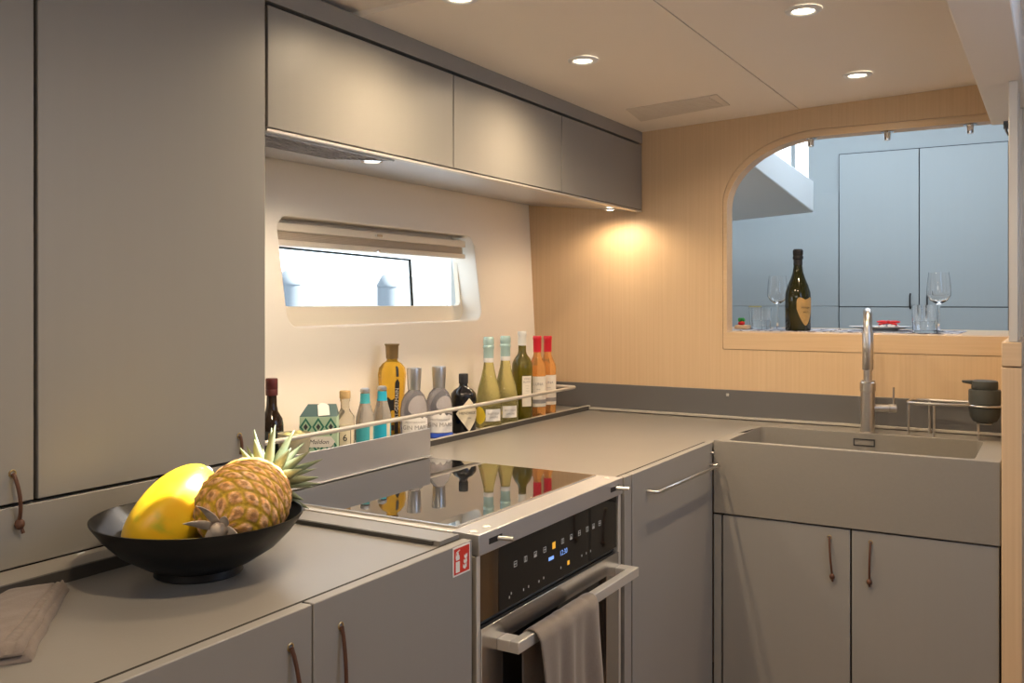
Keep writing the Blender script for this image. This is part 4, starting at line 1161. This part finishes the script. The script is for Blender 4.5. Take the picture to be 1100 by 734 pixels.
for i in range(7):
    an = i*0.9+0.3
    base = Vector((0.012*math.cos(an), 0.012*math.sin(an), -L*1.01))
    dl = Vector((math.cos(an), math.sin(an), -0.18))
    down = (q @ dl).z < -0.15
    leaf(mb, base, dl, (0.016 if down else 0.036+0.009*(i % 3)), 0.018, -0.75, Vector((0, 0, -1)))
mb.lathe([(0.013, 0), (0.012, -0.008), (0.009, -0.012)], 14, (0, 0, -L*0.985))
for v in mb.bm.verts: v.co = q @ v.co
build('stem_base', mb, 'pine_bract', t, local=True, angle=60, solid=0.001, recalc=False)

# ================================================================== FOLDED CLOTH
t = thing('folded_cloth', 'folded taupe linen cloth on the worktop at the left edge', 'cloth', (-1.2, 0.70, WT))
A = Vector((-1.262, 0.842, 0)); C_ = Vector((-1.050, 0.652, 0)); B = Vector((-1.288, 0.770, 0)); D_ = Vector((-1.15, 0.50, 0))
B2 = A + (B-A).normalized()*0.07
def layer(z0, th, inset, seed, name):
    mb = MB()
    nu, nv = 40, 34
    g = []
    for i in range(nu+1):
        row = []
        for k in range(nv+1):
            u, v = i/nu, k/nv
            u_ = inset + u*(1-inset*1.0); 
            p = (A.lerp(C_, v)).lerp(B.lerp(D_, v), u_)
            e = min(u, 1-u, v, 1-v)
            edge = math.sqrt(max(0, 1-(1-min(1, e/0.035))**2))
            nz = mnoise.noise(Vector((p.x*18+seed, p.y*18, 1)))*0.0018 + mnoise.noise(Vector((p.x*55, p.y*55, seed)))*0.0012
            pk = 0.0014*math.sin(v*85+seed)*math.exp(-((u-0.10)/0.05)**2) + 0.0022*math.exp(-((u-0.04)/0.02)**2) - 0.0030*math.exp(-((u-0.085)/0.014)**2) - 0.0028*math.exp(-((u-0.17)/0.014)**2)
            jx = mnoise.noise(Vector((v*7, seed, 2)))*0.002
            row.append(mb.bm.verts.new((p.x+jx*0.68, p.y+jx*0.73, WT + z0 + th*(0.35+0.65*edge) + (nz+pk)*edge)))
        g.append(row)
    for i in range(nu):
        for k in range(nv):
            mb.bm.faces.new((g[i][k], g[i+1][k], g[i+1][k+1], g[i][k+1]))
    bm = mb.bm
    bd = [e_ for e_ in bm.edges if e_.is_boundary]
    ret = bmesh.ops.extrude_edge_only(bm, edges=bd)
    for v in [x_ for x_ in ret['geom'] if isinstance(x_, bmesh.types.BMVert)]: v.co.z = WT + z0 + 0.0004
    bd = [e_ for e_ in bm.edges if e_.is_boundary]
    bmesh.ops.holes_fill(bm, edges=bd)
    return build(name, mb, 'cloth', t, angle=60)
layer(0.0, 0.011, 0.0, 1.3, 'bottom_fold')
layer(0.0095, 0.010, 0.05, 4.1, 'top_fold')

# ================================================================== TEA TOWEL on the oven handle
mb = MB()
ny, ns = 56, 64
g = []
hc = Vector((HXF-0.010, 0, 0.699))
for i in range(ny+1):
    u = i/ny
    row = []
    for k in range(ns+1):
        s = k/ns
        y = 1.535 + 0.260*u
        # path: back side up, over the bar, down the front
        back = 0.20; over = 0.055; front = 0.30
        tot = back+over+front
        d_ = s*tot
        if d_ < back:
            px = HXF-0.026; pz = 0.700-(back-d_); out = -1; amt = (back-d_)/back
        elif d_ < back+over:
            a_ = PI*(d_-back)/over
            px = HXF-0.010 - 0.0165*math.cos(a_); pz = 0.700 + 0.0135*math.sin(a_); out = 0; amt = 0
        else:
            px = HXF+0.0065; pz = 0.700-(d_-back-over); out = 1; amt = (d_-back-over)/front
        wav = (0.5*math.sin(u*15+0.6) + 0.35*math.sin(u*27+2.0+amt*1.5) + 0.3*math.sin(u*8-1+amt*2))
        if out > 0:
            px += 0.006 + amt*0.020 + amt**0.5*0.013*wav
            y += (0.5-u)*0.02*amt + 0.004*math.sin(amt*6+u*4)
        elif out < 0:
            px += 0.0025*wav*amt**0.5 - 0.001
            px = max(px, BX+0.004)
        else:
            px += 0.004*max(0, math.sin(a_/2.0))*0.6
            pz += 0.002*abs(wav)*math.sin(a_)
        row.append(mb.bm.verts.new((px, y, pz)))
    g.append(row)
for i in range(ny):
    for k in range(ns):
        mb.bm.faces.new((g[i][k], g[i+1][k], g[i+1][k+1], g[i][k+1]))
tow = single('tea_towel', mb, 'towel', 'grey-brown tea towel draped over the oven handle', 'towel', angle=80, solid=0.0022, recalc=True)

# ================================================================== OUTSIDE, blurred by glare
for x, y, lb in ((-6.0, 6.17, 'pale grey mooring pile seen through the window, left end'), (-6.0, 7.59, 'pale grey mooring pile seen near the window seal corner')):
    t = thing('mooring_pile', lb, 'pile', (x, y, -1.0), 'mooring piles outside the window')
    build('shaft', MB().lathe([(0.10, 0), (0.10, 2.50)], 24), 'outside_grey', t, local=True)
    build('cap', MB().lathe([(0.105, 2.50), (0.105, 2.52), (0.05, 2.62), (0, 2.65)], 24, close=False), 'outside_grey', t, local=True)
